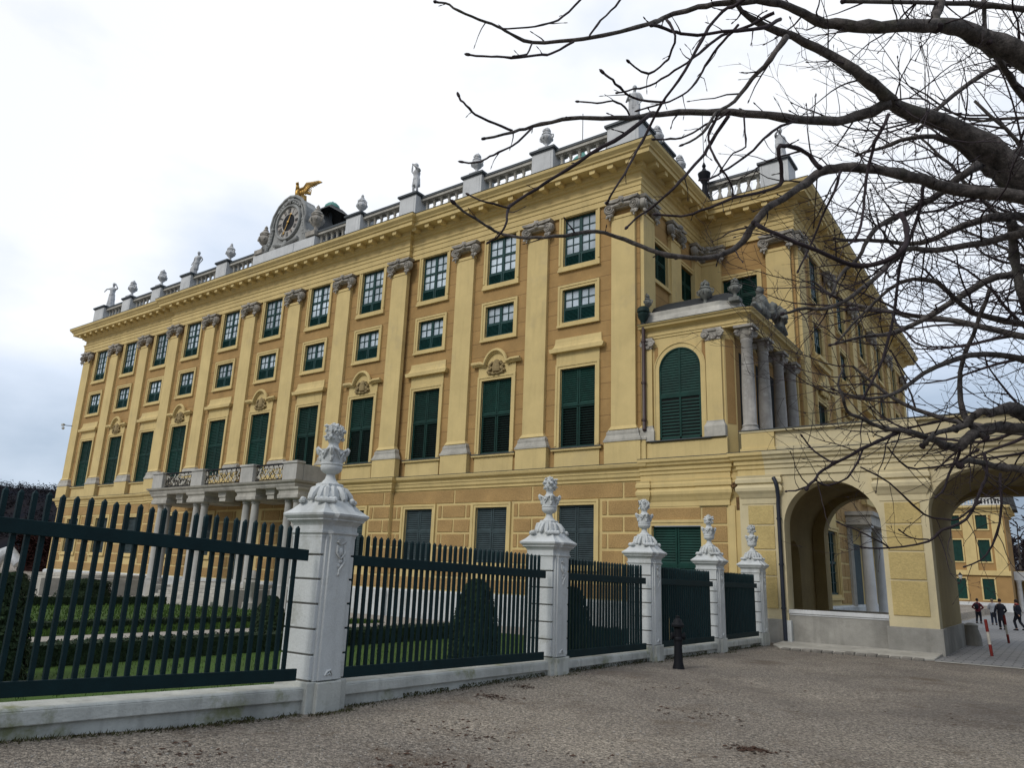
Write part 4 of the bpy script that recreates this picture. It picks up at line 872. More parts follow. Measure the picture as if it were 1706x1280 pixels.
k=MB(); k.sqloft([(1.15,3.45),(.75,3.75),(.45,4.1)]); k.build('turret_roof',ROOFD,tu); k=MB(); k.lathe([(.5,4.08),(.46,4.25),(.3,4.42),(.08,4.5),(.03,4.6)],14); k.build('turret_cap',COPPER,tu,smooth=True)
eg=MB()
eg.ell((0,0,.32),(.17,.2,.32),12,9,.15,2); eg.tube([(0,-.05,.5),(.02,-.1,.66),(.06,-.16,.76)],[.13,.1,.08],9); eg.ell((.08,-.18,.80),(.085,.1,.085),10,8); eg.tube([(.13,-.22,.80),(.24,-.25,.80),(.28,-.26,.72)],[.045,.035,.012],6)
for s_ in (-1,1): eg.tube([(s_*.1,-.02,.2),(s_*.12,-.06,.05),(s_*.14,-.12,0)],[.07,.05,.05],7)
for i in range(5): eg.ell(((i-2)*.06,.2+.02*abs(i-2),.08),(.04,.1,.16),6,5)
def wing(s_,elev,fwd):
    # arm of the wing then layered feathers hanging from it
    A=Vector((s_*.12,.02,.52)); B=Vector((s_*.50,.05+fwd*.3,.50)); Cc=Vector((s_*.85,.03+fwd*.7,.60+elev)); D=Vector((s_*1.95,.0+fwd*1.2,.30+elev))
    eg.tube([A,B,Cc,D],[.1,.085,.07,.02],8)
    line=[A.lerp(B,t/4) for t in range(4)]+[B.lerp(Cc,t/4) for t in range(4)]+[Cc.lerp(D,t/7) for t in range(8)]
    for i,p in enumerate(line):
        t=i/len(line); ln=.36+.16*math.sin(t*PI); d=Vector((s_*(.25+.95*t),.12,-1+.62*t)).normalized()*ln*(1 if i<12 else .9)
        q=p+d; w=.075; eg.tube([p,p.lerp(q,.5)+Vector((0,.02*(i%2),0)),q],[w,w*.9,.015],5)
wing(1,.0,-.25); wing(-1,-.1,.0) if 0 else None
# the other wing points back towards the camera's left and is folded up
for i in range(7):
    p=Vector((-.1-.03*i,.05+.14*i,.55+.05*i)); eg.tube([p,p+Vector((-.12,.16,.05)),p+Vector((-.28,.36,.22+.05*i))],[.07,.06,.012],6)
for i in range(6):
    p=Vector((-.12-.03*i,.08+.12*i,.45+.03*i)); eg.tube([p,p+Vector((-.02,.06,-.22)),p+Vector((.02,.1,-.4))],[.06,.05,.012],6)
o=eg.build('gilded_eagle',GOLD,smooth=True,ang=0); o.location=(-21.9,.6,22.95); o.scale=(1.12,1.12,1.12); tag(o,'gilded eagle with one wing spread, perched on the clock gable','eagle statue')
def rod(x,y,z,h,label,dome,m=COPPER):
    r_=empty('lightning_rod',(x,y,z),label,'lightning rod','thin rods on the roof'); k=MB()
    k.tube([(0,0,.5),(0,0,h)],.018,6); k.build('rod',IRON,r_); k=MB(); k.lathe(dome,14); k.build('finial',m,r_,smooth=True,ang=40)
rod(-3.6,3,18.3,5.1,'thin roof rod rising from a pale green copper dome',[(.6,0),(.6,2.3),(.42,2.6),(.2,2.8),(.1,2.95),(.13,3.05),(.04,3.3)])
rod(-14.2,2.5,18.3,4.4,'very thin dark rod between the lidded urn and stooping statue',[(.12,0),(.12,1.9),(.14,2.0),(.06,2.2),(.09,2.3),(.02,2.5)],IRON)
rod(1.2,6.1,18.6,4.9,'dark iron vase finial with a tall rod in the inner roof corner',[(.2,0),(.25,.3),(.12,.8),(.1,1.05),(.26,1.35),(.3,1.6),(.12,1.75),(.06,1.9),(.1,2.0),(.02,2.2)],IRON)
sc_=empty('security_camera',(-44.45,.0,10.95),'small white security camera on an arm at the facade edge','camera'); k=MB(); k.tube([(0,.1,0),(-.3,-.2,0),(-.55,-.3,.05)],.025,6); k.build('arm',IRON,sc_); k=MB(); k.box(-.75,-.5,-.42,-.25,-.02,.14); k.ell((-.6,-.3,-.18),.11,8,6); k.build('housing',WSTONE,sc_,bevel=.02)
# ------------------------------------------------------------------ fence: piers, low wall, panels
FX=5.08; PYS=[-17.79,-12.62,-8.68,-4.78,-1.28]
def urn_mesh():
    m=MB(); rd=random.Random(2)
    # pillow of drooping acanthus leaves, square slab, bell neck, bowl with four eared lip
    def sq(a): return 1+.13*abs(math.sin(2*a))**3
    m.lathe([(.10,-.02),(.19,0),(.205,.03),(.20,.08),(.175,.13),(.135,.165),(.10,.175)],40,(0,0,0),lambda a,z:sq(a)-1+(.045*abs(math.sin(a*10)) if z<.15 else 0))
    for k in range(16):
        a=2*PI*k/16+rd.uniform(-.1,.1); c=Vector((math.cos(a),math.sin(a),0))*sq(a); l=rd.uniform(.85,1.12)
        m.tube([c*.10+Vector((0,0,.175)),c*.17+Vector((0,0,.14)),c*.212*l+Vector((0,0,.07)),c*.235*l+Vector((0,0,.015)),c*.25*l+Vector((0,0,.022))],[.02,.038,.040,.028,.010],6)
    for k in range(4):
        a=PI/4+k*PI/2; c=Vector((math.cos(a),math.sin(a),0)); t=Vector((-c.y,c.x,0))
        for i in range(5): m.ell(c*.285+t*(.05*(i-2))+Vector((0,0,.012)),(.035,.035,.035),7,5,.15,i)
        m.tube([c*.30-t*.10+Vector((0,0,.0)),c*.315+Vector((0,0,.005)),c*.30+t*.10+Vector((0,0,.0))],.028,7)
    m.sqloft([(.115,.165),(.115,.205),(.10,.215)])
    m.lathe([(.135,.17),(.135,.205),(.10,.225),(.065,.265),(.052,.31),(.055,.33)],24)
    m.lathe([(.05,.325),(.095,.342),(.124,.37),(.131,.41),(.124,.425),(.134,.43),(.134,.445),(.128,.45),(.130,.52),(.140,.57),(.150,.605)],32)
    lip=[(( .152+.016*math.cos(4*a+PI))*math.cos(a),(.152+.016*math.cos(4*a+PI))*math.sin(a),.595-.022*math.cos(4*a)) for a in [2*PI*i/48 for i in range(49)]]
    m.tube(lip,.014,6,False)
    m.lathe([(.150,.59),(.12,.605),(.085,.62),(.062,.655),(.058,.69),(.075,.72)],24)
    for k in range(4):
        a=PI/4+k*PI/2; c=Vector((math.cos(a),math.sin(a),0)); m.tube([c*.13+Vector((0,0,.53)),c*.165+Vector((0,0,.57)),c*.182+Vector((0,0,.615)),c*.172+Vector((0,0,.64))],[.02,.03,.026,.01],6)
        m.ell(c*.135+Vector((0,0,.51)),(.03,.03,.045),7,5,.25,k)
        b=k*PI/2; c=Vector((math.cos(b),math.sin(b),0)); t=Vector((-c.y,c.x,0)); m.tube([c*.140-t*.05+Vector((0,0,.57)),c*.140+Vector((0,0,.50)),c*.145+t*.05+Vector((0,0,.57))],.012,5); m.ell(c*.14+Vector((0,0,.56)),(.025,.025,.02),6,5)
    return m
def flowers_mesh(seed):
    m=MB(); rd=random.Random(seed); m.lathe([(.07,.70),(.085,.76),(.09,.84),(.05,.90)],14)
    for ring,(z,r,n,s) in enumerate(((.745,.098,9,.026),(.79,.085,8,.03),(.835,.10,9,.03),(.875,.075,7,.03),(.90,.03,4,.034))):
        for i in range(n):
            a=2*PI*i/n+ring*.4+rd.uniform(-.2,.2); rr=r*rd.uniform(.85,1.15); c=Vector((rr*math.cos(a),rr*math.sin(a),z+rd.uniform(-.012,.012))); s_=s*rd.uniform(.7,1.15)
            if rd.random()<.55: m.ell(c,(s_,s_,s_*.85),7,5,.35,seed+i)
            else:
                for p in range(5):
                    b=2*PI*p/5; o=Vector((math.cos(a),math.sin(a),.35)).normalized(); t=o.orthogonal().normalized(); u=o.cross(t); d=t*math.cos(b)+u*math.sin(b); m.tube([c,c+d*s_*.7+o*.012,c+d*s_*1.2+o*.006],[s_*.3,s_*.42,s_*.15],5)
    for i in range(10):
        a=rd.uniform(0,2*PI); z=rd.choice((.75,.82,.88)); c=Vector((math.cos(a),math.sin(a),0)); m.tube([c*.08+Vector((0,0,z)),c*.115+Vector((0,0,z+.012)),c*.14+Vector((0,0,z+.0+.02*(i%2)))],[.018,.016,.004],5)
    return m
UM=urn_mesh().mesh('urn',WSTONE,True,50)
HS=.268
def pier_meshes():
    core=MB(); zz=.345; h=HS
    while zz<1.98:
        z1=min(zz+.285,2.06); core.box(-h,h,-h,h,zz+.011,z1-.011); zz+=.285
    inner=MB(); inner.box(-h+.035,h-.035,-h+.035,h-.035,.33,2.2)
    strip=MB(); strip.box(h-.03,h+.055,-.17,.15,.345,2.02); strip.box(h-.03,h+.028,-.215,.195,.34,2.01)
    strip.box(-h-.055,-h+.03,-.15,.17,.345,2.02)
    rel=MB(); e=h+.057
    for i in range(7): a=R(-66+22*i); rel.tube([(e,-.01,1.895),(e+.012,-.01+.07*math.sin(a),1.905+.08*math.cos(a))],[.010,.016],6)
    rel.tube([(e,-.065,1.89),(e+.012,-.075,1.80),(e+.012,-.01,1.73),(e+.012,.055,1.80),(e,.045,1.89)],.016,6); rel.ell((e,-.01,1.81),(.028,.042,.055),8,6,.2,1)
    rel.tube([(e,.03,1.77),(e+.01,.055,1.70),(e+.01,.02,1.64),(e+.01,-.02,1.60),(e,.0,1.53)],[.014,.02,.018,.016,.006],6)
    for i in range(4): rel.ell((e,-.01+.012*(-1)**i,1.70-.05*i),(.02,.03-.005*i,.028),7,5,.3,i)
    shl=MB(); shl.tube([(e,-.08,.40),(e+.01,-.05,.45),(e+.006,.0,.455),(e,.04,.40)],.012,6); shl.tube([(e,-.05,.40),(e+.008,-.02,.425),(e,.015,.40)],.010,6)
    foot=MB(); foot.box(-h-.03,h+.03,-h-.03,h+.03,-.35,.335); foot.box(h+.02,h+.085,-.19,.17,-.35,.33); foot.box(-h-.085,-h-.02,-.17,.19,-.35,.33)
    cap=MB()
    def ring(q):                 # square with bowed breaks on the two strip sides
        b=.05; return [(-q,-q),(q,-q),(q,-.2),(q+b,-.16),(q+b,.14),(q,.18),(q,q),(-q,q),(-q,.2),(-q-b,.16),(-q-b,-.14),(-q,-.18)]
    prof=[(.272,1.985),(.272,2.01),(.292,2.03),(.292,2.055),(.276,2.06),(.276,2.12),(.30,2.16),(.335,2.185),(.335,2.20),(.352,2.215),(.372,2.24),(.376,2.265),(.35,2.285),(.295,2.33),(.245,2.39),(.222,2.43),(.20,2.435)]
    v=[];f=[];n=12
    for q,z in prof: v+=[(x,y,z) for x,y in ring(q)]
    for i in range(len(prof)-1):
        for j in range(n): a=i*n+j;b=i*n+(j+1)%n; f.append((a,b,b+n,a+n))
    f.append(tuple(range(n-1,-1,-1))); f.append(tuple((len(prof)-1)*n+j for j in range(n))); cap.add(v,f)
    return core,inner,strip,rel,foot,cap,shl
core,inner,strip,rel,foot,cap,shl=pier_meshes()
PM=[('shaft',core.mesh('shaft',WSTONE)),('shaft_core',inner.mesh('shaft_core',mat('grimy_joint',(.30,.28,.25),.9,.2,4))),('front_strip',strip.mesh('front_strip',WSTONE)),('carved_pendant',rel.mesh('carved_pendant',WSTONE,True,60)),('carved_shell',shl.mesh('carved_shell',WSTONE,True,60)),('foot',foot.mesh('foot',WBASE)),('cap',cap.mesh('cap',WSTONE,True,25)),('urn',UM)]
NTH=['large white fence pier with flower urn, standing closest to the camera','second white fence pier, between the yew panel and the next panel','third white fence pier, in front of the last slate shuttered window','fourth white fence pier, in front of the green shuttered door','smallest white fence pier, against the yellow arcade pier']
for i,y in enumerate(PYS):
    p=empty('fence_pier',(FX,y,-.06*(i>0)-.03*(i>2)),NTH[i],'fence pier','white stone fence piers with urns')
    for n,me in PM:
        o=link(n,me,p,Matrix.Translation((0,0,2.425))@Matrix.Diagonal((1.06,1.06,1.10,1)) if n=='urn' else None,bevel=.008 if n in ('shaft','front_strip','foot') else 0)
        if n=='urn': link('flowers',flowers_mesh(10+i).mesh('flowers',WSTONE,True,60),o)
PK=MB(); PK.box(-.0205,.0205,-.015,.021,0,1.62); PK.frust((-.0205,.0205,-.015,.021,1.62),(-.004,.004,-.004,.004,1.65)); PKM=PK.mesh('picket',FENCE)
rp_=random.Random(31)
def fence_panel(y0,y1,z0,z1,label,label2,x0,x1,ws,we,wz0,wz1):
    a=Vector((x0,y0,z0));b=Vector((x1,y1,z1)); d=b-a; L=math.hypot(d.x,d.y); ang=math.atan2(d.y,d.x); sl=d.z/L
    r=empty('picket_fence',a,label,'fence','dark green picket fences between the piers',ang)
    def skew(m,s_=sl): m.v=[(x,y,z+x*s_) for x,y,z in m.v]; return m
    t=MB(); t.box(.0,L,-.052,-.016,1.56,1.69); skew(t).build('rail',FENCE,r,bevel=.006)
    t=MB(); t.box(.0,L,-.052,-.016,.23,.36); skew(t).build('rail',FENCE,r,bevel=.006)
    for z in (.42,.62,.82,1.02,1.22,1.42): t=MB(); t.tube([(-.03,0,z),(.06,0,z)],.010,5); t.build('hinge_pin',IRON,r)
    n=max(2,round((L-.16)/.1205)); s=(L-.20)/n
    for i in range(n+1): link('picket',PKM,r,Matrix.Translation((.05+i*s+rp_.uniform(-.003,.003),0,.30+(.05+i*s)*sl+rp_.uniform(-.006,.006)))@Matrix.Rotation(rp_.uniform(-.004,.004),4,'Y'))
    a=Vector((FX+(x0-x1),ws,wz0)); b=Vector((FX,we,wz1)); d=b-a; L=math.hypot(d.x,d.y); w=empty('fence_wall',a,label2,'low wall','low white walls under the fences',math.atan2(d.y,d.x)); sl2=d.z/L
    q=MB(); q.box(0,L,-.20,.16,-.6,.08); skew(q,sl2).build('wall_body',WBASE,w,bevel=.01); q=MB(); q.box(0,L,-.245,.20,.08,.20); q.frust((0,L,-.245,.20,.20),(0,L,-.225,.18,.222)); skew(q,sl2).build('coping',WBASE,w,bevel=.015)
PL_=['dark green picket fence with wide gaps, cut off by the photo edge','dark green picket fence in front of the tall yew cone','dark green picket fence between the second and third white piers','dark green fence behind the black hydrant','short dark green fence, closed looking, next to the arcade']
WL_=['mossy low white wall cut off by the photo edge','low white wall under the fence with the tall yew behind','low white wall between the second and third piers, green with moss','low white wall behind the black hydrant','low white wall ending at the arcade kerb']
FP=FX+.17
ZA=[(.30,.13),(.10,.02),(.0,-.03),(-.03,-.05),(-.05,-.06)]; WA_=[(.22,.06),(.06,-.0),(-.02,-.05),(-.05,-.08),(-.08,-.1)]
fence_panel(-22.7,PYS[0]-.40,*ZA[0],PL_[0],WL_[0],FP-.06,FP,-22.9,PYS[0]-.28,*WA_[0])
for i in range(4): fence_panel(PYS[i]+.30,PYS[i+1]-.27-.13,*ZA[i+1],PL_[i+1],WL_[i+1],FP,FP,PYS[i]+.28,PYS[i+1]-.28,*WA_[i+1])
# moss and weeds at the foot of the wall
ms=MB(); rd=random.Random(5)
for i in range(2600):
    y=rd.uniform(-22.4,-1.5) if i%3 else rd.uniform(-22.4,-17); x=FX+.215+abs(rd.gauss(0,.07))+(.17 if any(abs(y-p)<.33 for p in PYS) else 0); h=rd.uniform(.01,.045); z=gz(x,y); a=rd.uniform(0,6.28); w=rd.uniform(.006,.014)
    ms.add([(x-w*math.cos(a),y-w*math.sin(a),z-.01),(x+w*math.cos(a),y+w*math.sin(a),z-.01),(x+rd.uniform(-.03,.05),y+rd.uniform(-.04,.04),z+h)],[(0,1,2)])
for i in range(9000):
    y=rd.uniform(-22.6,-1.4); pat=noise.noise(Vector((y*.9,3.3,0)))+.6*noise.noise(Vector((y*3.1,9.3,0)))
    if pat<-.12 or any(abs(y-p)<.29 for p in PYS): continue
    hgt=abs(rd.gauss(0,.045+.07*max(0,pat))); z=gz(FX+.3,y)+hgt; x=FX+.2035; s=rd.uniform(.004,.012); a=rd.uniform(0,3.1)
    if z>.05: continue
    ms.add([(x,y-s*math.cos(a),z-s*math.sin(a)),(x+.006,y+s*math.sin(a),z-s*math.cos(a)),(x+.002,y+s*math.cos(a),z+s*math.sin(a)),(x+.001,y-s*math.sin(a),z+s*math.cos(a))],[(0,1,2,3)])
o=ms.build('weeds',mat('mossy_weed',(.060,.075,.022),.95,.45,8,col2=(.075,.058,.035))); o['kind']='stuff'
def put2(px,py): d=ray(px,py); t=-CAM.z/d.z; return (CAM.x+d.x*t,CAM.y+d.y*t)
lf_=MB()
cl=[(7.2,-17.4,.7,60),(8.6,-14.6,.6,40),(8.0,-18.9,.7,70),(10.6,-19.2,.5,36),(9.4,-17.6,1.8,50),(7.2,-12.5,1.2,60),(11.5,-12,3,60),(6.4,-20.4,.7,50),(*put2(1252,1250),.2,110),(*put2(820,1162),.3,90),(*put2(870,1145),.25,60),(10.9,-20.3,.3,26)]
for cx_,cy_,sg,n in cl:
    for i in range(n):
        x=rd.gauss(cx_,sg*.6);y=rd.gauss(cy_,sg*.4)
        if x<5.6: continue
        z=gz(x,y); a=rd.uniform(0,6.28); s=rd.uniform(.015,.04); k=rd.uniform(.3,.7); c,sn=math.cos(a)*s,math.sin(a)*s; t=rd.uniform(.003,.02)
        lf_.add([(x-c,y-sn,z+.005),(x-sn*k,y+c*k,z+t),(x+c,y+sn,z+.008),(x+sn*k,y-c*k,z+t*.6)],[(0,1,2,3)])
o=lf_.build('fallen_leaves',mat('dead_leaf',(.075,.037,.022),.9,.5,14,col2=(.045,.024,.016))); o['kind']='stuff'
sto=MB()
for i in range(2200):
    x=rd.uniform(5.9,12.8);y=-22.6+abs(rd.gauss(0,4.5)); s=rd.uniform(.006,.016); z=gz(x,y); sto.ell((x,y,z+s*.25),(s,s*rd.uniform(.6,1),s*.6),5,4,.3,i)
o=sto.build('loose_pebbles',mat('pebble',(.30,.28,.25),.9,.35,30)); o['kind']='stuff'
# ------------------------------------------------------------------ hydrant, posts
hy=empty('hydrant',(6.3,-9.76,gz(6.3,-9.76)),'black iron hydrant standing on the gravel in front of the fence','hydrant'); hy.scale=(.74,.74,.98)
k=MB(); k.lathe([(.16,-.02),(.155,.02),(.12,.12),(.105,.36),(.105,.52),(.12,.54),(.12,.575),(.10,.60),(.10,.80)],18); k.build('body',IRON,hy,smooth=True,ang=35)
k=MB(); k.lathe([(.12,.78),(.17,.80),(.17,.84),(.13,.87),(.10,.93),(.05,.96),(.05,1.0),(.02,1.01)],18); k.build('cap',IRON,hy,smooth=True,ang=35)
for s_ in (-1,1):
    k=MB(Matrix.Translation((0,0,.62))@Matrix.Rotation(R(35),4,'Z')); k.tube([(s_*.08,0,0),(s_*.15,0,0),(s_*.15,0,0),(s_*.185,0,0)],[.055,.055,.075,.07],10); k.build('outlet',IRON,hy,smooth=True,ang=35)
WHT=mat('post_white_paint',(.62,.58,.5),.6,.15,6); RED=mat('post_red_paint',(.23,.028,.022),.6,.25,6)
def spost(x,y,h,tx,ty,label):
    r=empty('striped_post',(x,y,gz(x,y)-.02),label,'post','red and white posts in the passage'); n=3 if 1 else 5
    for i in range(3):
        z0,z1=h*i/3,h*(i+1)/3; k=MB(); k.tube([(tx*z0,ty*z0,z0),(tx*z1,ty*z1,z1)],.040,12)
        k.build('band',RED if i!=1 else WHT,r,smooth=True,ang=40)
spost(10.75,1.5,1.0,-.06,0,'red and white post standing alone on the passage paving')
spost(10.80,9.0,.98,-.05,0,'red and white post by the legs of the dark coat person')
# ------------------------------------------------------------------ people in the court
SKIN=mat('skin',(.42,.24,.17),.6,.1,5)
def person(loc,rz,pose,label,coat,trou,hair,coat_len,extra=None):
    r=empty('person',loc,label,'person',None,rz)
    m,P=figure(pose); o=m.build('body',SKIN,r); remesh(o,.018,1)
    c=MB(); hp=P['pel'];ch=P['chest']; c.tube([hp-Vector((0,0,coat_len)),hp-Vector((0,0,coat_len*.4)),hp,hp.lerp(ch,.5),ch,ch.lerp(P['neck'],.55),P['neck']-Vector((0,0,.01))],[.21 if coat_len>.3 else .185,.20,.195,.18,.205,.165,.085],12)
    c.tube([ch+Vector((-.2,0,.08)),ch+Vector((0,0,.10)),ch+Vector((.2,0,.08))],[.1,.14,.1],8)
    for a,b,s_ in (('le','lh',1),('re','rh',-1)): h=ch+Vector((.2*s_,0,.08)); c.tube([h,h.lerp(P[a],.5),P[a],P[a].lerp(P[b],.9)],[.085,.078,.07,.055],8)
    o=c.build('coat',coat,r); remesh(o,.02,1)
    t=MB()
    for a,b,x in (('lk','la',.08),('rk','ra',-.08)): h=hp+Vector((x,0,-.02)); t.tube([h,h.lerp(P[a],.5),P[a],P[a].lerp(P[b],.9)],[.125,.108,.085,.07],8)
    o=t.build('trousers',trou,r); remesh(o,.02,1)
    h=MB(); h.ell(P['head']+Vector((0,.02,.055)),(.1,.115,.115),12,9); h.build('hair',hair,r,smooth=True,ang=0)
    s=MB()
    for b in ('la','ra'): s.tube([P[b]+Vector((0,.07,-.03)),P[b]+Vector((0,-.08,-.035)),P[b]+Vector((0,-.2,-.05))],[.055,.055,.04],8)
    s.build('shoes',IRON,r,smooth=True,ang=0)
    if extra: extra(r,P)
NAVY=mat('dark_navy_cloth',(.012,.014,.022),.9,.2,6); REDJ=mat('dark_red_jacket',(.10,.012,.02),.85,.2,6); LJ=mat('pale_jacket',(.40,.42,.45),.85,.15,6); JEAN=mat('dark_jeans',(.02,.03,.055),.9,.2,6); HAIR=mat('dark_hair',(.015,.011,.01),.7,.2,9); BLOND=mat('light_hair',(.20,.13,.07),.7,.2,9)
def put(px,py,depthY):
    d=ray(px,py); t=(depthY-CAM.y)/d.y; p=CAM+d*t; return (p.x,p.y,gz(p.x,p.y))
def pack(r,P): k=MB(); k.ell((0,.22,1.28),(.16,.11,.22),10,8); k.build('backpack',NAVY,r,smooth=True,ang=0)
def bag(r,P):
    k=MB(); k.box(.34,.46,-.12,.16,.72,1.02); k.tube([(.36,0,1.02),(.2,.02,1.45)],.015,6); k.build('shoulder_bag',NAVY,r,bevel=.03)
def scarf(r,P): k=MB(); k.tube([(.09*math.cos(a/8*2*PI),.09*math.sin(a/8*2*PI)-.01,1.56) for a in range(9)],.04,7); k.build('scarf',mat('red_scarf',(.35,.03,.03),.8,.2,8),r,smooth=True,ang=0)
person(put(1632,1040,45),R(165),{'re':(-.38,.02,1.18),'rh':(-.2,-.05,1.05),'le':(.38,.02,1.18),'lh':(.2,-.05,1.05),'lk':(.13,-.03,.52),'la':(.17,.02,.08)},'person in a dark red jacket standing with hands on hips',REDJ,NAVY,HAIR,.1,pack)
person(put(1657,1040,43),R(190),{'le':(.28,-.08,1.2),'lh':(.12,-.26,1.1)},'person in a pale jacket partly behind the long dark coat',LJ,JEAN,BLOND,.12)
person(put(1671,1050,33),R(200),{'re':(-.3,.0,1.15),'rh':(-.22,-.2,1.0),'lh':(.36,.0,.95),'lk':(.11,-.05,.52)},'person in a long dark coat with a shoulder bag',NAVY,NAVY,HAIR,.45,bag)
person(put(1699,1050,33),R(240),{'lk':(.10,-.20,.54),'la':(.11,-.10,.08),'rk':(-.10,.02,.52),'ra':(-.10,.30,.12),'rh':(-.2,-.25,1.05),'lh':(.24,.2,.92)},'person in dark clothes and red scarf, walking',NAVY,NAVY,HAIR,.12,scarf)
# ------------------------------------------------------------------ garden behind the fence
gr_=MB()
for x0,x1,y0,y1 in ((-3.0,4.9,-30,-3.2),(-9.6,-8.2,-30,-3.2),(-21,-10.0,-30,-3.2)): gr_.box(x0,x1,y0,y1,-.4,-.27)
o=gr_.build('lawn',GRASS); struct(o)
gb=MB(); rd=random.Random(9)
for i in range(26000):
    x=rd.choice((rd.uniform(1.5,4.85),rd.uniform(-3,4.85),rd.uniform(-9.6,-8.2),rd.uniform(-21,-11))); y=rd.uniform(-22,-3.3); h=rd.uniform(.03,.08)*(1 if x>-3 else 1.6); a=rd.uniform(0,6.28); w=.008 if x>-3 else .03
    gb.add([(x-w*math.cos(a),y-w*math.sin(a),-.275),(x+w*math.cos(a),y+w*math.sin(a),-.275),(x+rd.uniform(-.03,.03),y+rd.uniform(-.03,.03),-.27+h)],[(0,1,2)])
o=gb.build('grass_blades',GRASS); o['kind']='stuff'
pt=MB(); pt.box(-8.2,-3.0,-30,-3.2,-.4,-.292); pt.box(-50,4.9,-3.2,-.1,-.4,-.285); pt.box(-26,-21,-30,-3.2,-.4,-.292); pt.box(-70,-26,-30,40,-.4,-.288)
o=pt.build('garden_path',PATH); struct(o)
def leafy(m,p,n,sz,rd):
    # small leaf faces scattered just over a surface given by p(rd)->(pos,normal)
    for i in range(n):
        c,nn=p(rd); t=nn.orthogonal().normalized(); b=nn.cross(t); a=rd.uniform(0,6.28); u=(t*math.cos(a)+b*math.sin(a)+nn*rd.uniform(-.2,.9)).normalized(); v=nn.cross(u).normalized() if abs(nn.dot(u))<.99 else t
        s=sz*rd.uniform(.6,1.3); c=c+nn*rd.uniform(-.4,1.0)*sz; m.add([tuple(c-u*s),tuple(c+v*s*.5),tuple(c+u*s),tuple(c-v*s*.5)],[(0,1,2,3)])
def hedge(x0,x1,y0,y1,h,label,n):
    m=MB(); m.box(x0,x1,y0,y1,-.35,-.3+h); rd=random.Random(int(abs(x0*10)))
    def p(rd):
        k=rd.random(); 
        if k<.45: return Vector((rd.uniform(x0,x1),rd.uniform(y0,y1),-.3+h)),Vector((0,0,1))
        if k<.8: return Vector((x1,rd.uniform(y0,y1),rd.uniform(-.3,h-.3))),Vector((1,0,0))
        return Vector((rd.uniform(x0,x1),y0,rd.uniform(-.3,h-.3))),Vector((0,-1,0))
    leafy(m,p,n,.045,rd); o=m.build('box_hedge',HEDGE); tag(o,label,'hedge','clipped box hedges of the parterre')
hedge(-3.0,-2.3,-24,-4.2,.40,'clipped box hedge between the front lawn and the pale path',9000)
hedge(-10.0,-9.5,-24,-4.2,.24,'low clipped box hedge beyond the pale garden path',6000)
hedge(-21.4,-20.8,-20,-4.6,.36,'distant clipped box hedge in front of the balcony steps',4000)
hedge(2.0,4.6,-8.4,-7.7,.75,'short clipped hedge between the tall yew and second pier',4000)
def cone(x,y,r,h,label,n=5000,blunt=.35):
    m=MB(); pr=[(r*.9,-.3),(r,0.05),(r*.93,h*.35),(r*.75,h*.65),(r*blunt*1.3,h*.9),(r*.25,h*.985),(.02,h)]
    pr=[(a,b if b<0 else b-.3+.0) for a,b in pr]; m.lathe([(max(a-.05,.01),b-.03) for a,b in pr],18,(x,y,0)); rd=random.Random(int(x*17+y*5))
    def p(rd):
        t=rd.random()**.8*(len(pr)-1); i=min(int(t),len(pr)-2); f=t-i; a=rd.uniform(0,6.28); rr=pr[i][0]*(1-f)+pr[i+1][0]*f; z=pr[i][1]*(1-f)+pr[i+1][1]*f
        rr*=1+.05*noise.noise(Vector((math.cos(a)*2,math.sin(a)*2,z*2))); return Vector((x+rr*math.cos(a),y+rr*math.sin(a),z)),Vector((math.cos(a),math.sin(a),.35)).normalized()
    leafy(m,p,n,.05,rd); o=m.build('topiary_cone',HEDGE); tag(o,label,'topiary','clipped yew cones in the garden')
cone(1.5,-10.1,.56,1.75,'tall dark yew cone between the first and second piers',8000)
cone(-22,-7.7,1.2,1.05,'small rounded yew standing on the far lawn',4000,.6)
cone(-5.7,-10.3,.46,1.05,'small yew cone seen just beside the large pier',4000)
cone(-26,-9,1.0,1.2,'small dark yew beside the grey garden steps',3000)
cone(-1.35,-18.9,.62,1.6,'dark yew cut by the photo edge, close behind the pickets',6000)
cone(1.0,-5.0,.58,1.6,'dark yew cone between the second and third piers',5000)
vs=MB(); vs.lathe([(.3,-.3),(.3,.0),(.18,.1),(.14,.3),(.3,.6),(.36,.9),(.3,1.0),(.34,1.05)],14,(-16.6,-3.2,0)); vs.lathe([(.28,1.0),(.24,1.25),(.1,1.4)],12,(-16.6,-3.2,0)); o=vs.build('garden_vase',STONE,smooth=True); tag(o,'grey stone vase beside the balcony steps','vase')
gs_=MB()
for i in range(7): gs_.box(-36+.0,-30.5,-6.0+.33*i,.0,-.4+.17*i,-.4+.17*(i+1)-.004)
gs_.box(-30.5,-30.0,-6.2,.0,-.4,.6); o=gs_.build('garden_steps',STONE,bevel=.02); tag(o,'grey stone garden steps below the far palace corner','steps')
sv=MB(); sv.tube([(-37.5,-6,.0),(-37.3,-6,.9),(-37.1,-5.8,1.5),(-36.6,-5.4,1.9),(-36.0,-5,1.2)],[.5,.55,.45,.35,.3],10); sv.sqloft([(.6,-.4),(.6,.3),(.5,.35)],-37.3,-6); o=sv.build('garden_sculpture',STAT,smooth=True); tag(o,'white stone scroll sculpture beside the garden steps','sculpture')
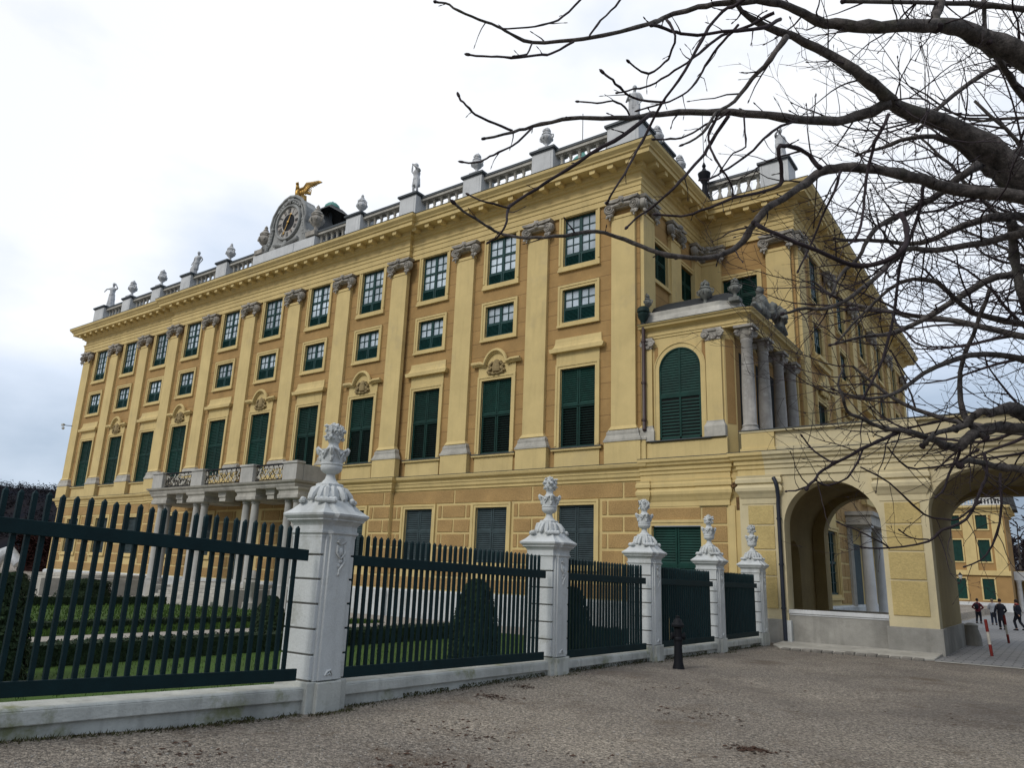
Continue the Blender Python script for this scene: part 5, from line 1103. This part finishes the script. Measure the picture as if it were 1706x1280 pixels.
# beech hedge wall and wooded hill far left
def crown_cloud(m,c,r,n,sz,seed):
    rd=random.Random(seed)
    for i in range(n):
        d=Vector((rd.gauss(0,1),rd.gauss(0,1),rd.gauss(0,1))).normalized()*rd.random()**.4; p=Vector(c)+Vector((d.x*r[0],d.y*r[1],d.z*r[2])); a=Vector((rd.gauss(0,1),rd.gauss(0,1),rd.gauss(0,.7))).normalized()*sz; b=a.orthogonal().normalized()*sz*.22
        m.add([tuple(p-a),tuple(p+b),tuple(p+a),tuple(p-b)],[(0,1,2,3)])
rh=MB(); rh.box(-105,-70,22,26,-.4,6.2)
for i in range(9): crown_cloud(rh,(-103+4*i,22,3.2),(2.6,1.4,3.6),420,.5,i)
o=rh.build('beech_hedge',REDH); tag(o,'tall reddish bare beech hedge between palace and hill','hedge')
hm=MB(); nx,ny=60,10; rd=random.Random(4)
for i in range(nx+1):
    for j in range(ny+1):
        x=-1250+i*18; y=180+j*28; t=j/ny; hm.v.append((x,y,-2+100*math.sin(min(1,t*1.4)*PI/2)*(1-.25*sst(-900,-420,x))*(.82+.35*noise.noise(Vector((x*.004,y*.004,0))))))
for i in range(nx):
    for j in range(ny): a=i*(ny+1)+j; hm.f.append((a,a+ny+1,a+ny+2,a+1))
o=hm.build('hill',WOOD,smooth=True,ang=0); struct(o)
wd=MB()
for i in range(1500):
    k=rd.randrange(len(hm.v)); c=hm.v[k]; c=(c[0]+rd.uniform(-9,9),c[1]+rd.uniform(-14,14),c[2]+2); h=rd.uniform(5,9)
    crown_cloud(wd,c,(4.5,4.5,h),26,1.5,i)
o=wd.build('hill_wood',WOOD); o['kind']='stuff'
# ------------------------------------------------------------------ far palace wing across the court
fw=empty('far_palace_wing',(3.2,118,-1),'distant yellow palace wing seen through the wide passage','palace')
fw.location=(0,0,0)
Y0=110.; FXR=6.95
m=MB(); 
fwins=[(c,z0,z1) for c in (-7.2,-3.4,.4,4.0) for z0,z1 in ((.6,3.6),(6.1,9.3),(10.9,13.0)) ]
m.M=Matrix.Translation((0,Y0,0)); m.wall(-12,FXR,-1.3,13.6,[(c-.75,c+.75,a,b) for c,a,b in fwins],0,.3)
m.M=Matrix.Translation((FXR,Y0,0))@Matrix.Rotation(R(90),4,'Z'); m.wall(0,16,-1.3,13.6,[(u-.7,u+.7,a,b) for u in (3,6.5,10,13.5) for a,b in ((6.1,9.3),(10.9,13.0))],0,.3)
m.build('wall',OCHRE,fw)
m=MB()
for x in (-9.1,-5.3,-1.5,2.2,6.0): m.box(x-.75,x+.75,Y0-.25,Y0,4.4,13.3)
m.box(-12,FXR+.05,Y0-.3,Y0,4.1,4.8); m.box(-12,FXR,Y0-.12,Y0,13.0,13.6)
m.build('pilaster',CREAM,fw)
MB().sweep([(-12,Y0),(FXR,Y0),(FXR,Y0+16)],[(0,13.4),(.3,13.5),(.35,13.9),(.9,14.1),(.95,14.4),(0,14.5)]).build('cornice',CREAM,fw)
m=MB(); m.box(-12,FXR,Y0+.2,Y0+.6,14.45,14.7); m.box(-12,FXR,Y0+.2,Y0+.6,15.5,15.75)
for i in range(44): x=-11.8+i*.43; m.box(x-.1,x+.1,Y0+.3,Y0+.5,14.7,15.5)
m.build('balustrade',PEDST,fw); m=MB(); m.box(-12,FXR+.05,Y0-.2,Y0+.02,-1.4,.2); m.build('plinth',PEDST,fw)
m=MB(); m.box(-12,FXR,Y0+2,Y0+16,14.2,14.4); m.sqloft([(3,14.3),(2.5,17.5),(1.5,18.5)],5.5,Y0+9); m.build('roof',ROOFD,fw)
for c,a,b in fwins:
    k=MB(); 
    for p,q in ((-.95,-.75),(.75,.95)): k.box(c+p,c+q,Y0-.1,Y0,a,b)
    k.box(c-.95,c+.95,Y0-.1,Y0,b,b+.2); k.box(c-.95,c+.95,Y0-.12,Y0,a-.2,a); w_=k.build('window',CREAM,fw)
    k=MB(); k.box(c-.75,c+.75,Y0+.1,Y0+.15,a,b); k.box(c-.03,c+.03,Y0+.06,Y0+.1,a,b); k.build('shutter',GREEN,w_)
m=MB()
for u in (3,6.5,10,13.5):
    for a,b in ((6.1,9.3),(10.9,13.0)): m.box(FXR-.2,FXR-.15,Y0+u-.7,Y0+u+.7,a,b)
m.build('shutter',GREEN,fw)
lw_=empty('far_colonnade',(0,0,0),'low pale colonnade beside the distant palace wing','colonnade')
m=MB(); m.box(FXR+.3,18,Y0+8,Y0+14,3.6,5.0); m.box(FXR+.3,18,Y0+13.5,Y0+14,-1,3.6); m.build('entablature',CREAM,lw_)
for x in (7.5,8.9,10.2): m=MB(); m.lathe([(.5,-1.2),(.5,-.6),(.4,-.5),(.34,3.2),(.5,3.5),(.5,3.62)],12,(x,Y0+7.6,0)); m.build('column',PEDST,lw_,smooth=True,ang=40)
m=MB(); m.box(7,11,Y0+7.1,Y0+8.1,3.6,4.9); m.build('beam',PEDST,lw_)
lp_=empty('court_lamp',(1.3,88,-1.05),'iron candelabra street lamp in front of the distant wing','street lamp')
k=MB(); k.lathe([(.3,0),(.25,.5),(.12,.7),(.09,3.6),(.14,3.8),(.06,4.9)],10); k.build('pole',IRON,lp_,smooth=True,ang=40)
LG=mat('lamp_glass',(.55,.55,.5),.3,.1,5)
for i in range(4):
    a=i*PI/2+.3; c=Vector((math.cos(a),math.sin(a),0)); k=MB(); k.tube([Vector((0,0,3.7)),c*.6+Vector((0,0,3.5)),c*1.1+Vector((0,0,3.8)),c*1.15+Vector((0,0,4.2))],.06,6); o=k.build('arm',IRON,lp_); k=MB(); k.lathe([(.12,4.2),(.24,4.65),(.24,4.7)],8,c*1.15); k.build('lantern',LG,o); k=MB(); k.lathe([(.28,4.7),(.08,4.95),(.02,5.1)],8,c*1.15); k.build('lantern_cap',IRON,o)
bo=MB(); bo.lathe([(.16,0),(.13,.1),(.12,.9),(.16,.95),(.05,1.05)],10,(-1.0,92,-1.1)); o=bo.build('bollard',IRON,smooth=True); tag(o,'tiny dark bollard at the foot of the distant wing','bollard')
# ------------------------------------------------------------------ the near bare chestnut: limbs traced, each at its own distance
LIMBS=[ # (pixels, depth at first point, depth at last point, pixel radii first..last, reaches trunk)
([(1706,97),(1645,65),(1601,45),(1541,42),(1467,45),(1408,42),(1363,33),(1325,15),(1286,2),(1206,4),(1163,12),(1104,30),(1083,39),(1006,59),(955,67),(887,71),(851,56),(828,45),(798,33),(765,18),(742,4),(727,3)],7.2,4.6,[24,20,17,13,12,11,10,8,7,6,5.5,5,4.6,4.2,4,3.5,3,2.8,2.6,2.4,2.2,2.4],1),
([(955,68),(920,89),(893,91),(851,96),(819,94),(783,92)],5.0,4.7,[2.8,2.2],0),([(887,72),(878,89),(860,93)],4.9,4.8,[2,1.8],0),
([(834,47),(878,45),(914,39),(938,27),(967,0),(985,-25)],4.8,5.4,[1.8,2.4],0),([(981,62),(994,42),(1018,18),(1036,-4),(1050,-25)],5.1,5.4,[2,2.4],0),
([(1690,287),(1645,246),(1571,205),(1497,178),(1476,160),(1437,128),(1393,98),(1342,71),(1274,42),(1236,18),(1210,-15)],7.4,6.0,[27,24,17,14,13,12,10,9,7,5,4],1),
([(1480,172),(1437,190),(1393,202),(1328,199),(1259,190),(1200,187),(1130,187),(1086,191),(1047,196),(982,197),(937,199),(887,211),(854,220),(810,230)],6.8,5.4,[11,10.5,9.5,8.5,8,7.5,6.5,5.5,5,4.4,4,3.4,3,2.4],0),
([(854,218),(825,206),(792,190),(777,175),(765,163)],5.5,5.3,[2.8,2.3],0),([(885,212),(863,237),(831,254),(810,264),(798,270),(774,271)],5.6,5.4,[2.4,1.9],0),
([(1083,191),(1041,223),(982,258),(932,291),(893,315),(849,345),(845,368),(833,390),(816,402)],5.9,5.4,[4.6,4.2,3.8,3.5,3.2,3,2.6,2.2,1.9],0),([(848,346),(810,337),(783,324)],5.5,5.4,[2.2,1.8],0),
([(1250,-12),(1228,6),(1205,18),(1181,45),(1160,83),(1131,134),(1101,175),(1077,223),(1056,261),(1041,288),(1021,321),(1012,337)],5.6,5.0,[4.2,4,3.6,3.4,3.2,3,2.9,2.8,2.6,2.4,2.2,2.4],0),
([(1290,20),(1250,42),(1202,59),(1175,80),(1145,104),(1113,125),(1083,143),(1056,148),(1030,154)],5.7,5.2,[4,3.6,3.2,2.8,2.5,2.3,2,1.8,1.8],0),
([(1107,171),(1065,166),(1038,151),(1021,134),(1007,122)],5.2,5.1,[2.6,2.6],0),([(1050,196),(1041,178),(1021,169),(994,171),(966,169)],5.8,5.7,[2.2,1.9],0),
([(1300,30),(1274,45),(1205,53),(1145,58),(1120,50),(1089,42)],5.6,5.0,[4.2,3],0),([(1110,33),(1125,59),(1116,92),(1107,104),(1080,123),(1050,105)],5.2,5.1,[2.8,2.1],0),
([(1230,40),(1205,68),(1181,98),(1166,128),(1145,151),(1116,169),(1068,182)],5.6,5.2,[2.8,1.8],0),
([(1706,328),(1619,320),(1571,311),(1519,294),(1462,283),(1405,280),(1368,286),(1343,306),(1306,328),(1277,348),(1257,371),(1238,402),(1210,421),(1167,430),(1125,427),(1083,417),(1041,399),(993,385),(956,390),(906,396),(864,395),(830,388),(810,376),(782,358),(759,341)],7.2,5.2,[14,12.5,11.5,10.5,10,9.5,9,8,7.5,7.5,7.5,6.5,5.6,5,4.8,4.6,4.3,3.8,3.6,3.4,3.2,3,2.9,2.7,2.9],1),
([(1366,280),(1348,260),(1328,247),(1306,243),(1298,247),(1301,286),(1300,308),(1277,318),(1220,331),(1167,351),(1134,361),(1097,358)],6.2,5.6,[5.5,4.6,4.4,4.2,4.2,4,3.8,3.4,3.2,3,2.6,2.8],0),
([(1500,354),(1508,371),(1511,400),(1500,420),(1462,440),(1425,442),(1391,431),(1343,411),(1291,388),(1258,374)],6.2,5.9,[5.5,5.6,5.5,5.3,5.2,5,4.8,4.5,4.3,4],0),
([(1706,251),(1648,268),(1605,291),(1577,314),(1534,340),(1505,357),(1468,374),(1445,400),(1431,428),(1400,460),(1385,492)],8.0,6.6,[10,9,8.5,7.5,6.5,5.8,5,4.4,3.8,3,2.4],1),
([(1706,360),(1648,363),(1605,377),(1534,405),(1477,402),(1420,400),(1391,397)],8.4,7.4,[9,8,7,5,4,3,2.2],1),
([(1706,388),(1634,405),(1562,417),(1505,417),(1468,454),(1420,494),(1380,514),(1343,514),(1306,522)],7.6,6.3,[8,7,6,5.2,4.6,4.2,3.8,3.2,2.8],1),
([(1706,450),(1640,470),(1560,520),(1490,555),(1440,560),(1385,575)],9,8,[8,7,6,4.5,3.4,2.4],1),
([(1685,370),(1687,400),(1693,440),(1701,480),(1712,520)],8.2,8.4,[10,9,9,9,9],0),
([(1706,712),(1668,712),(1636,719),(1613,732),(1599,744),(1577,744),(1558,735),(1532,724),(1500,718),(1477,714),(1457,708),(1436,698),(1411,686),(1403,660),(1396,640),(1404,613)],8.2,7.0,[11,11,11,11,10,8,6.5,5.6,5,4.6,4.2,3.8,3.2,2.6,2.2,1.8],1),
([(1500,718),(1474,731),(1441,745),(1420,758),(1387,775),(1367,786),(1356,801),(1344,813)],7.4,7.1,[4,3.8,3.5,3.2,3,2.8,2.8,3],0),([(1439,747),(1424,778),(1411,796),(1392,806),(1372,808),(1359,800)],7.2,7.0,[2.4,1.8],0),
([(1344,811),(1325,818),(1312,818)],7.1,7.0,[2,1.6],0),([(1390,772),(1365,758),(1350,745),(1338,729)],7.1,7.2,[2.2,1.6],0),
([(1599,747),(1596,762),(1582,788),(1572,816),(1560,828)],7.6,7.4,[3.2,1.8],0),([(1640,755),(1644,790),(1632,820),(1610,865),(1569,884),(1546,902),(1482,914),(1437,912)],7.8,7.0,[3.6,3.4,3.2,3,2.6,2.3,2,1.8],0),
([(1482,914),(1470,905),(1432,886),(1400,872)],7.0,6.9,[1.8,1.5],0),([(1546,899),(1520,897),(1500,885)],7.2,7.1,[1.6,1.4],0),
([(1666,790),(1668,827),(1666,872),(1644,925),(1610,944)],7.8,7.4,[3,2,1.6],0),([(1434,779),(1482,805),(1539,857),(1570,865),(1595,865),(1630,840)],7.2,7.5,[1.6,2.4],0),([(1479,745),(1512,779),(1557,779),(1595,771),(1625,752)],7.3,7.6,[1.6,2.6],0),
([(1706,785),(1668,779),(1633,772),(1612,768),(1600,774)],8.0,7.6,[8,7,6.5,6.5,6],1),([(1706,690),(1683,680),(1660,687),(1633,687),(1613,704),(1592,714)],8.4,7.8,[14,13,9,8,7,6.5],1),
([(1595,714),(1563,721),(1549,732),(1538,741)],7.8,7.6,[6,5,4.5,5],0),
([(1480,190),(1474,205),(1457,237),(1445,286),(1440,328),(1437,360),(1425,400),(1397,414)],6.7,6.2,[4.2,4,3.8,3.5,3.2,2.8,2.4,1.8],0),
([(1706,325),(1676,308),(1648,286),(1619,263),(1574,231),(1519,229),(1468,246),(1431,257)],8.4,7.6,[11,10,9,8,6.5,4.5,3.2,2.2],1),
([(1706,85),(1675,104),(1630,128),(1586,160),(1556,187),(1530,215)],8.2,7.6,[6,5.5,5,4.4,4,3],1),([(1706,14),(1616,5),(1527,3),(1408,1)],7.4,6.4,[6,5,4.4,4],1),
([(1639,-5),(1642,53),(1646,70)],7.2,7.2,[4.2,4],0),([(1568,-12),(1562,15),(1560,42)],7.0,6.9,[10,10,9],0),([(1657,85),(1675,119),(1690,140),(1712,172)],7.4,8.0,[6,7],0),
([(1310,62),(1283,98),(1253,131),(1224,169),(1193,188),(1170,222),(1140,240)],6.2,5.7,[6.5,5.2,4.4,4,3.4,2.6,1.9],0),([(1215,184),(1205,192),(1175,208),(1145,226),(1116,232),(1092,232)],6.2,5.9,[2.8,1.8],0),
([(1214,192),(1184,238),(1167,264),(1139,295),(1122,314),(1097,337),(1069,357),(1046,376)],6.2,5.7,[4.2,3.8,3.4,3.2,3,2.7,2.4,1.9],0),([(1195,192),(1181,224),(1184,247),(1198,275),(1215,300),(1222,323)],6.2,6.0,[2.8,1.8],0),
([(1330,200),(1302,210),(1280,224),(1255,250),(1232,267),(1204,286),(1181,298),(1167,300)],6.3,5.9,[3,1.8],0),([(1240,190),(1241,222),(1243,245),(1222,255),(1205,278)],6.2,6.0,[2.2,1.6],0),
([(1400,285),(1390,320),(1370,360),(1350,410),(1330,450)],6.6,6.3,[3,1.9],0),([(1540,300),(1530,360),(1500,440),(1490,520),(1470,600),(1440,660)],7.4,6.8,[4.2,2.4],0),([(1650,480),(1620,560),(1600,620),(1605,690),(1640,730)],8.2,8.0,[4,5,6],0),
([(1706,600),(1640,590),(1560,610),(1500,650),(1450,665),(1390,650)],8.4,7.2,[7,6,5,3.6,2.8,2],1),([(1706,540),(1620,520),(1560,470),(1500,470),(1440,520),(1395,570)],8.6,7.4,[7,6,4.6,3.8,3,2],1)]
tree=empty('chestnut_tree',(14.3,-15.3,gz(14.3,-15.3)),'large bare tree with thick grey limbs reaching over the arcade','tree')
TB=Vector(tree.location); TINV=Matrix.Translation(-TB)
tk=MB(TINV); TR=[(14.3,-15.3,-.2),(14.28,-15.3,.3),(14.22,-15.28,1.6),(14.1,-15.3,3.0),(14.05,-15.35,4.4),(14.15,-15.4,6.2),(14.3,-15.3,8.5),(14.5,-15.2,11)]
tk.tube(TR,[.55,.42,.36,.34,.32,.24,.16,.05],14)
def tilt_noise(i,s): return noise.noise_vector(Vector((i*.37,s*5.1,s)))
def catmull(P,Rr,sub=3):
    out=[];ro=[]
    for i in range(len(P)-1):
        p0=P[max(i-1,0)];p1=P[i];p2=P[i+1];p3=P[min(i+2,len(P)-1)]
        for k in range(sub):
            t=k/sub; out.append(.5*((2*p1)+(p2-p0)*t+(2*p0-5*p1+4*p2-p3)*t*t+(3*p1-p0-3*p2+p3)*t**3)); ro.append(Rr[i]*(1-t)+Rr[i+1]*t)
    out.append(P[-1]);ro.append(Rr[-1]); return out,ro
rt=random.Random(11); lim=MB(TINV); tw=MB(TINV); bud=MB(TINV); NTW=0
def twig(m,p,d,L,r,rd,lvl,upk=.35,bk=True,dens=1.0):
    n=max(3,int(L/.09)); pts=[p];rad=[r]; q=p.copy(); d=d.normalized(); kids=[]
    for i in range(n):
        d=(d+Vector((rd.gauss(0,.16),rd.gauss(0,.16),rd.gauss(0,.13)+upk*.16*(i/n)))).normalized(); q=q+d*(L/n); pts.append(q.copy()); rad.append(r*(1-.6*(i+1)/n))
        if lvl>0 and i>0 and rd.random()<.42*dens: kids.append((q.copy(),d.copy(),rad[-1]))
    m.tube(pts,rad,4 if r<.012 else 5,False)
    if bk: e=rad[-1]; bud.tube([q,q+d*.010,q+d*.024,q+d*.034],[e,e*2.0,e*1.7,.001],5)
    for (k,dd,rr) in kids:
        s=dd.orthogonal().normalized(); s=(Matrix.Rotation(rd.uniform(0,6.28),3,dd)@s); nd=(dd*.8+s*.75+Vector((0,0,.12))); twig(m,k,nd,L*rd.uniform(.32,.6),max(.0022,rr*.72),rd,lvl-1,upk,bk,dens)
for li,(px,d0,d1,rr,tr_) in enumerate(LIMBS):
    n=len(px); 
    if len(rr)!=n: rr=[rr[0]+(rr[-1]-rr[0])*i/(n-1) for i in range(n)]
    P=[];RR=[]
    for i,(x,y) in enumerate(px):
        t=i/(n-1); dep=d0+(d1-d0)*t+.12*math.sin(i*1.3+li); P.append(at(x,y,dep)); RR.append(rr[i]*dep/F_PX*.81)
    if tr_:
        a=P[0]; b=Vector((14.12,-15.34,min(7.6,max(3.2,a.z-.5)))); out=(P[0]-P[1]).normalized(); mid=a+out*(b-a).length*.45
        P=[b,b.lerp(mid,.55).lerp(mid,.3),mid]+P; RR=[max(RR[0]*1.5,.05),RR[0]*1.25,RR[0]*1.08]+RR
    Q,q=catmull(P,RR,3)
    # knobbly bark: small radius changes
    q=[v*(1+.16*noise.noise(Vector((k*.9,li*3.3,0)))+(.22 if (k*7+li*3)%11==0 else 0)) for k,v in enumerate(q)]
    Q=[p+noise.noise_vector(Vector((k*.8,li*2.7,1.5)))*min(.022,.006+q[k]*.35) for k,p in enumerate(Q)]
    (lim if RR[-1]>.016 or RR[0]>.026 else tw).tube(Q,q,10 if RR[0]>.03 else 6)
    e=q[-1]; dd=(Q[-1]-Q[-2]).normalized(); bud.tube([Q[-1],Q[-1]+dd*.015,Q[-1]+dd*.035,Q[-1]+dd*.05],[e,e*1.5,e*1.3,.001],6)
    # short spurs everywhere, longer twigs towards the right where the crown is dense
    acc=0
    for k in range(1,len(Q)-1):
        acc+=(Q[k]-Q[k-1]).length; v=Q[k]-CAM; dz=v.dot(cf); sx=853+F_PX*v.dot(cr)/dz if dz>0 else 9999; sy=640-F_PX*v.dot(cu)/dz
        if sx>1760: acc=0; continue
        gap=.34 if sx<1180 else (.20 if sx<1330 else .13)
        if acc>gap*rt.uniform(.6,1.4):
            acc=0; dd=(Q[k]-Q[k-1]).normalized(); s=Matrix.Rotation(rt.uniform(0,6.28),3,dd)@dd.orthogonal().normalized()
            if sx<1180: L=rt.choice((.03,.04,.05,.10,.16)); lv=0
            elif sx<1330: L=rt.choice((.05,.12,.25,.4)); lv=1
            else:
                L=rt.uniform(.15,.7); lv=2 if sx>1420 else 1
                if rt.random()<.14 and q[k]>.012 and sy<640 and sx>1470: twig(tw,Q[k],dd*.8+s*.8,rt.uniform(.8,1.7),rt.uniform(.009,.014),rt,3,.6,True,.7)
            twig(tw,Q[k]+s*q[k]*.6,dd*.7+s*.9,L,min(.0085,max(.004,q[k]*.45)),rt,lv,.45,True)
tk.build('trunk',BARK,tree,smooth=True,ang=0); lim.build('limbs',BARK,tree,smooth=True,ang=0); tw.build('twigs',TWIG,tree,smooth=True,ang=0); bud.build('buds',TWIG,tree,smooth=True,ang=0)
# ------------------------------------------------------------------ two more bare trees behind it
def bare_tree(loc,h,seed,label,name='bare_tree',spread=1.0,lean=(0,0),levels=4,r0=.26,lowfirst=.28,cat='tree',nl=13,tm=.0035,up=.18):
    rd=random.Random(seed); loc=Vector((loc[0],loc[1],gz(loc[0],loc[1]) if len(loc)<3 else loc[2]))
    r=empty(name,loc,label,cat); a=MB(); b=MB()
    tp=[];tr=[]
    for i in range(9): t=i/8; tp.append(Vector((lean[0]*t*t+.15*math.sin(t*5+seed),lean[1]*t*t+.15*math.cos(t*4+seed),h*.92*t-.2*(i==0)))); tr.append(r0*(1.25 if i==0 else 1)*(1-.88*t))
    a.tube(tp,tr,10)
    def grow(p,d,L,rad,lv):
        n=max(4,int(L/ (.32 if lv>1 else .16))); pts=[p];rs=[rad]; q=p.copy(); d=d.normalized()
        for i in range(n):
            d=(d+Vector((rd.gauss(0,.13),rd.gauss(0,.13),rd.gauss(0,.10)+up*.35*(i/n)-.03*(lv>2)))).normalized(); q=q+d*(L/n); pts.append(q.copy()); rs.append(rad*(1-.72*(i+1)/n))
            if lv>0 and i>=n*.18:
                k=1 if rd.random()<(.85 if lv>1 else .6) else 0
                for _ in range(k):
                    s=Matrix.Rotation(rd.uniform(0,6.28),3,d)@d.orthogonal().normalized(); grow(q.copy(),d*.75+s*.75+Vector((0,0,.10)),L*rd.uniform(.28,.52),max(tm,rs[-1]*.62),lv-1)
        (a if lv>=3 else b).tube(pts,[max(tm*.7,v) for v in rs],7 if lv>=3 else (4 if lv==2 else 3),False)
    for i in range(nl):
        t=lowfirst+(.95-lowfirst)*i/(nl-1); k=int(t*8); f=t*8-k; p=tp[k].lerp(tp[min(k+1,8)],f); an=i*2.4+seed; el_=rd.uniform(-.05,.45)+t*.5
        L=h*spread*(.52*(1-t*.62))*rd.uniform(.8,1.15); grow(p,Vector((math.cos(an),math.sin(an),el_)),L,r0*(1-.8*t)*.42,levels-1)
    a.build('trunk',BARK,r,smooth=True,ang=0); b.build('crown',TWIG,r,smooth=True,ang=0); return r
bare_tree((14.6,-6.8),14,3,'bare fine twigged tree behind the thick limbed chestnut',spread=1.1,nl=22,lowfirst=.36,tm=.006,r0=.34,up=.3)
bare_tree((16.8,-3.2),15,8,'second fine twigged bare tree standing nearer the arcade',spread=1.1,nl=20,lowfirst=.36,tm=.0075,r0=.34,up=.3)
for i,(x,y) in enumerate(((5.9,150),(7.4,141),(9.3,150),(12.5,152))):
    bare_tree((x,y,-1.2),14+2*(i%2),20+i,['bare dark winter tree beside the far palace wing corner','bare dark winter tree behind the far pale colonnade','taller bare dark tree behind the end of the colonnade','bare dark tree far in the court, beyond the colonnade'][i],'far_bare_tree',.8,levels=3,nl=24,tm=.13,r0=.45,lowfirst=.12)
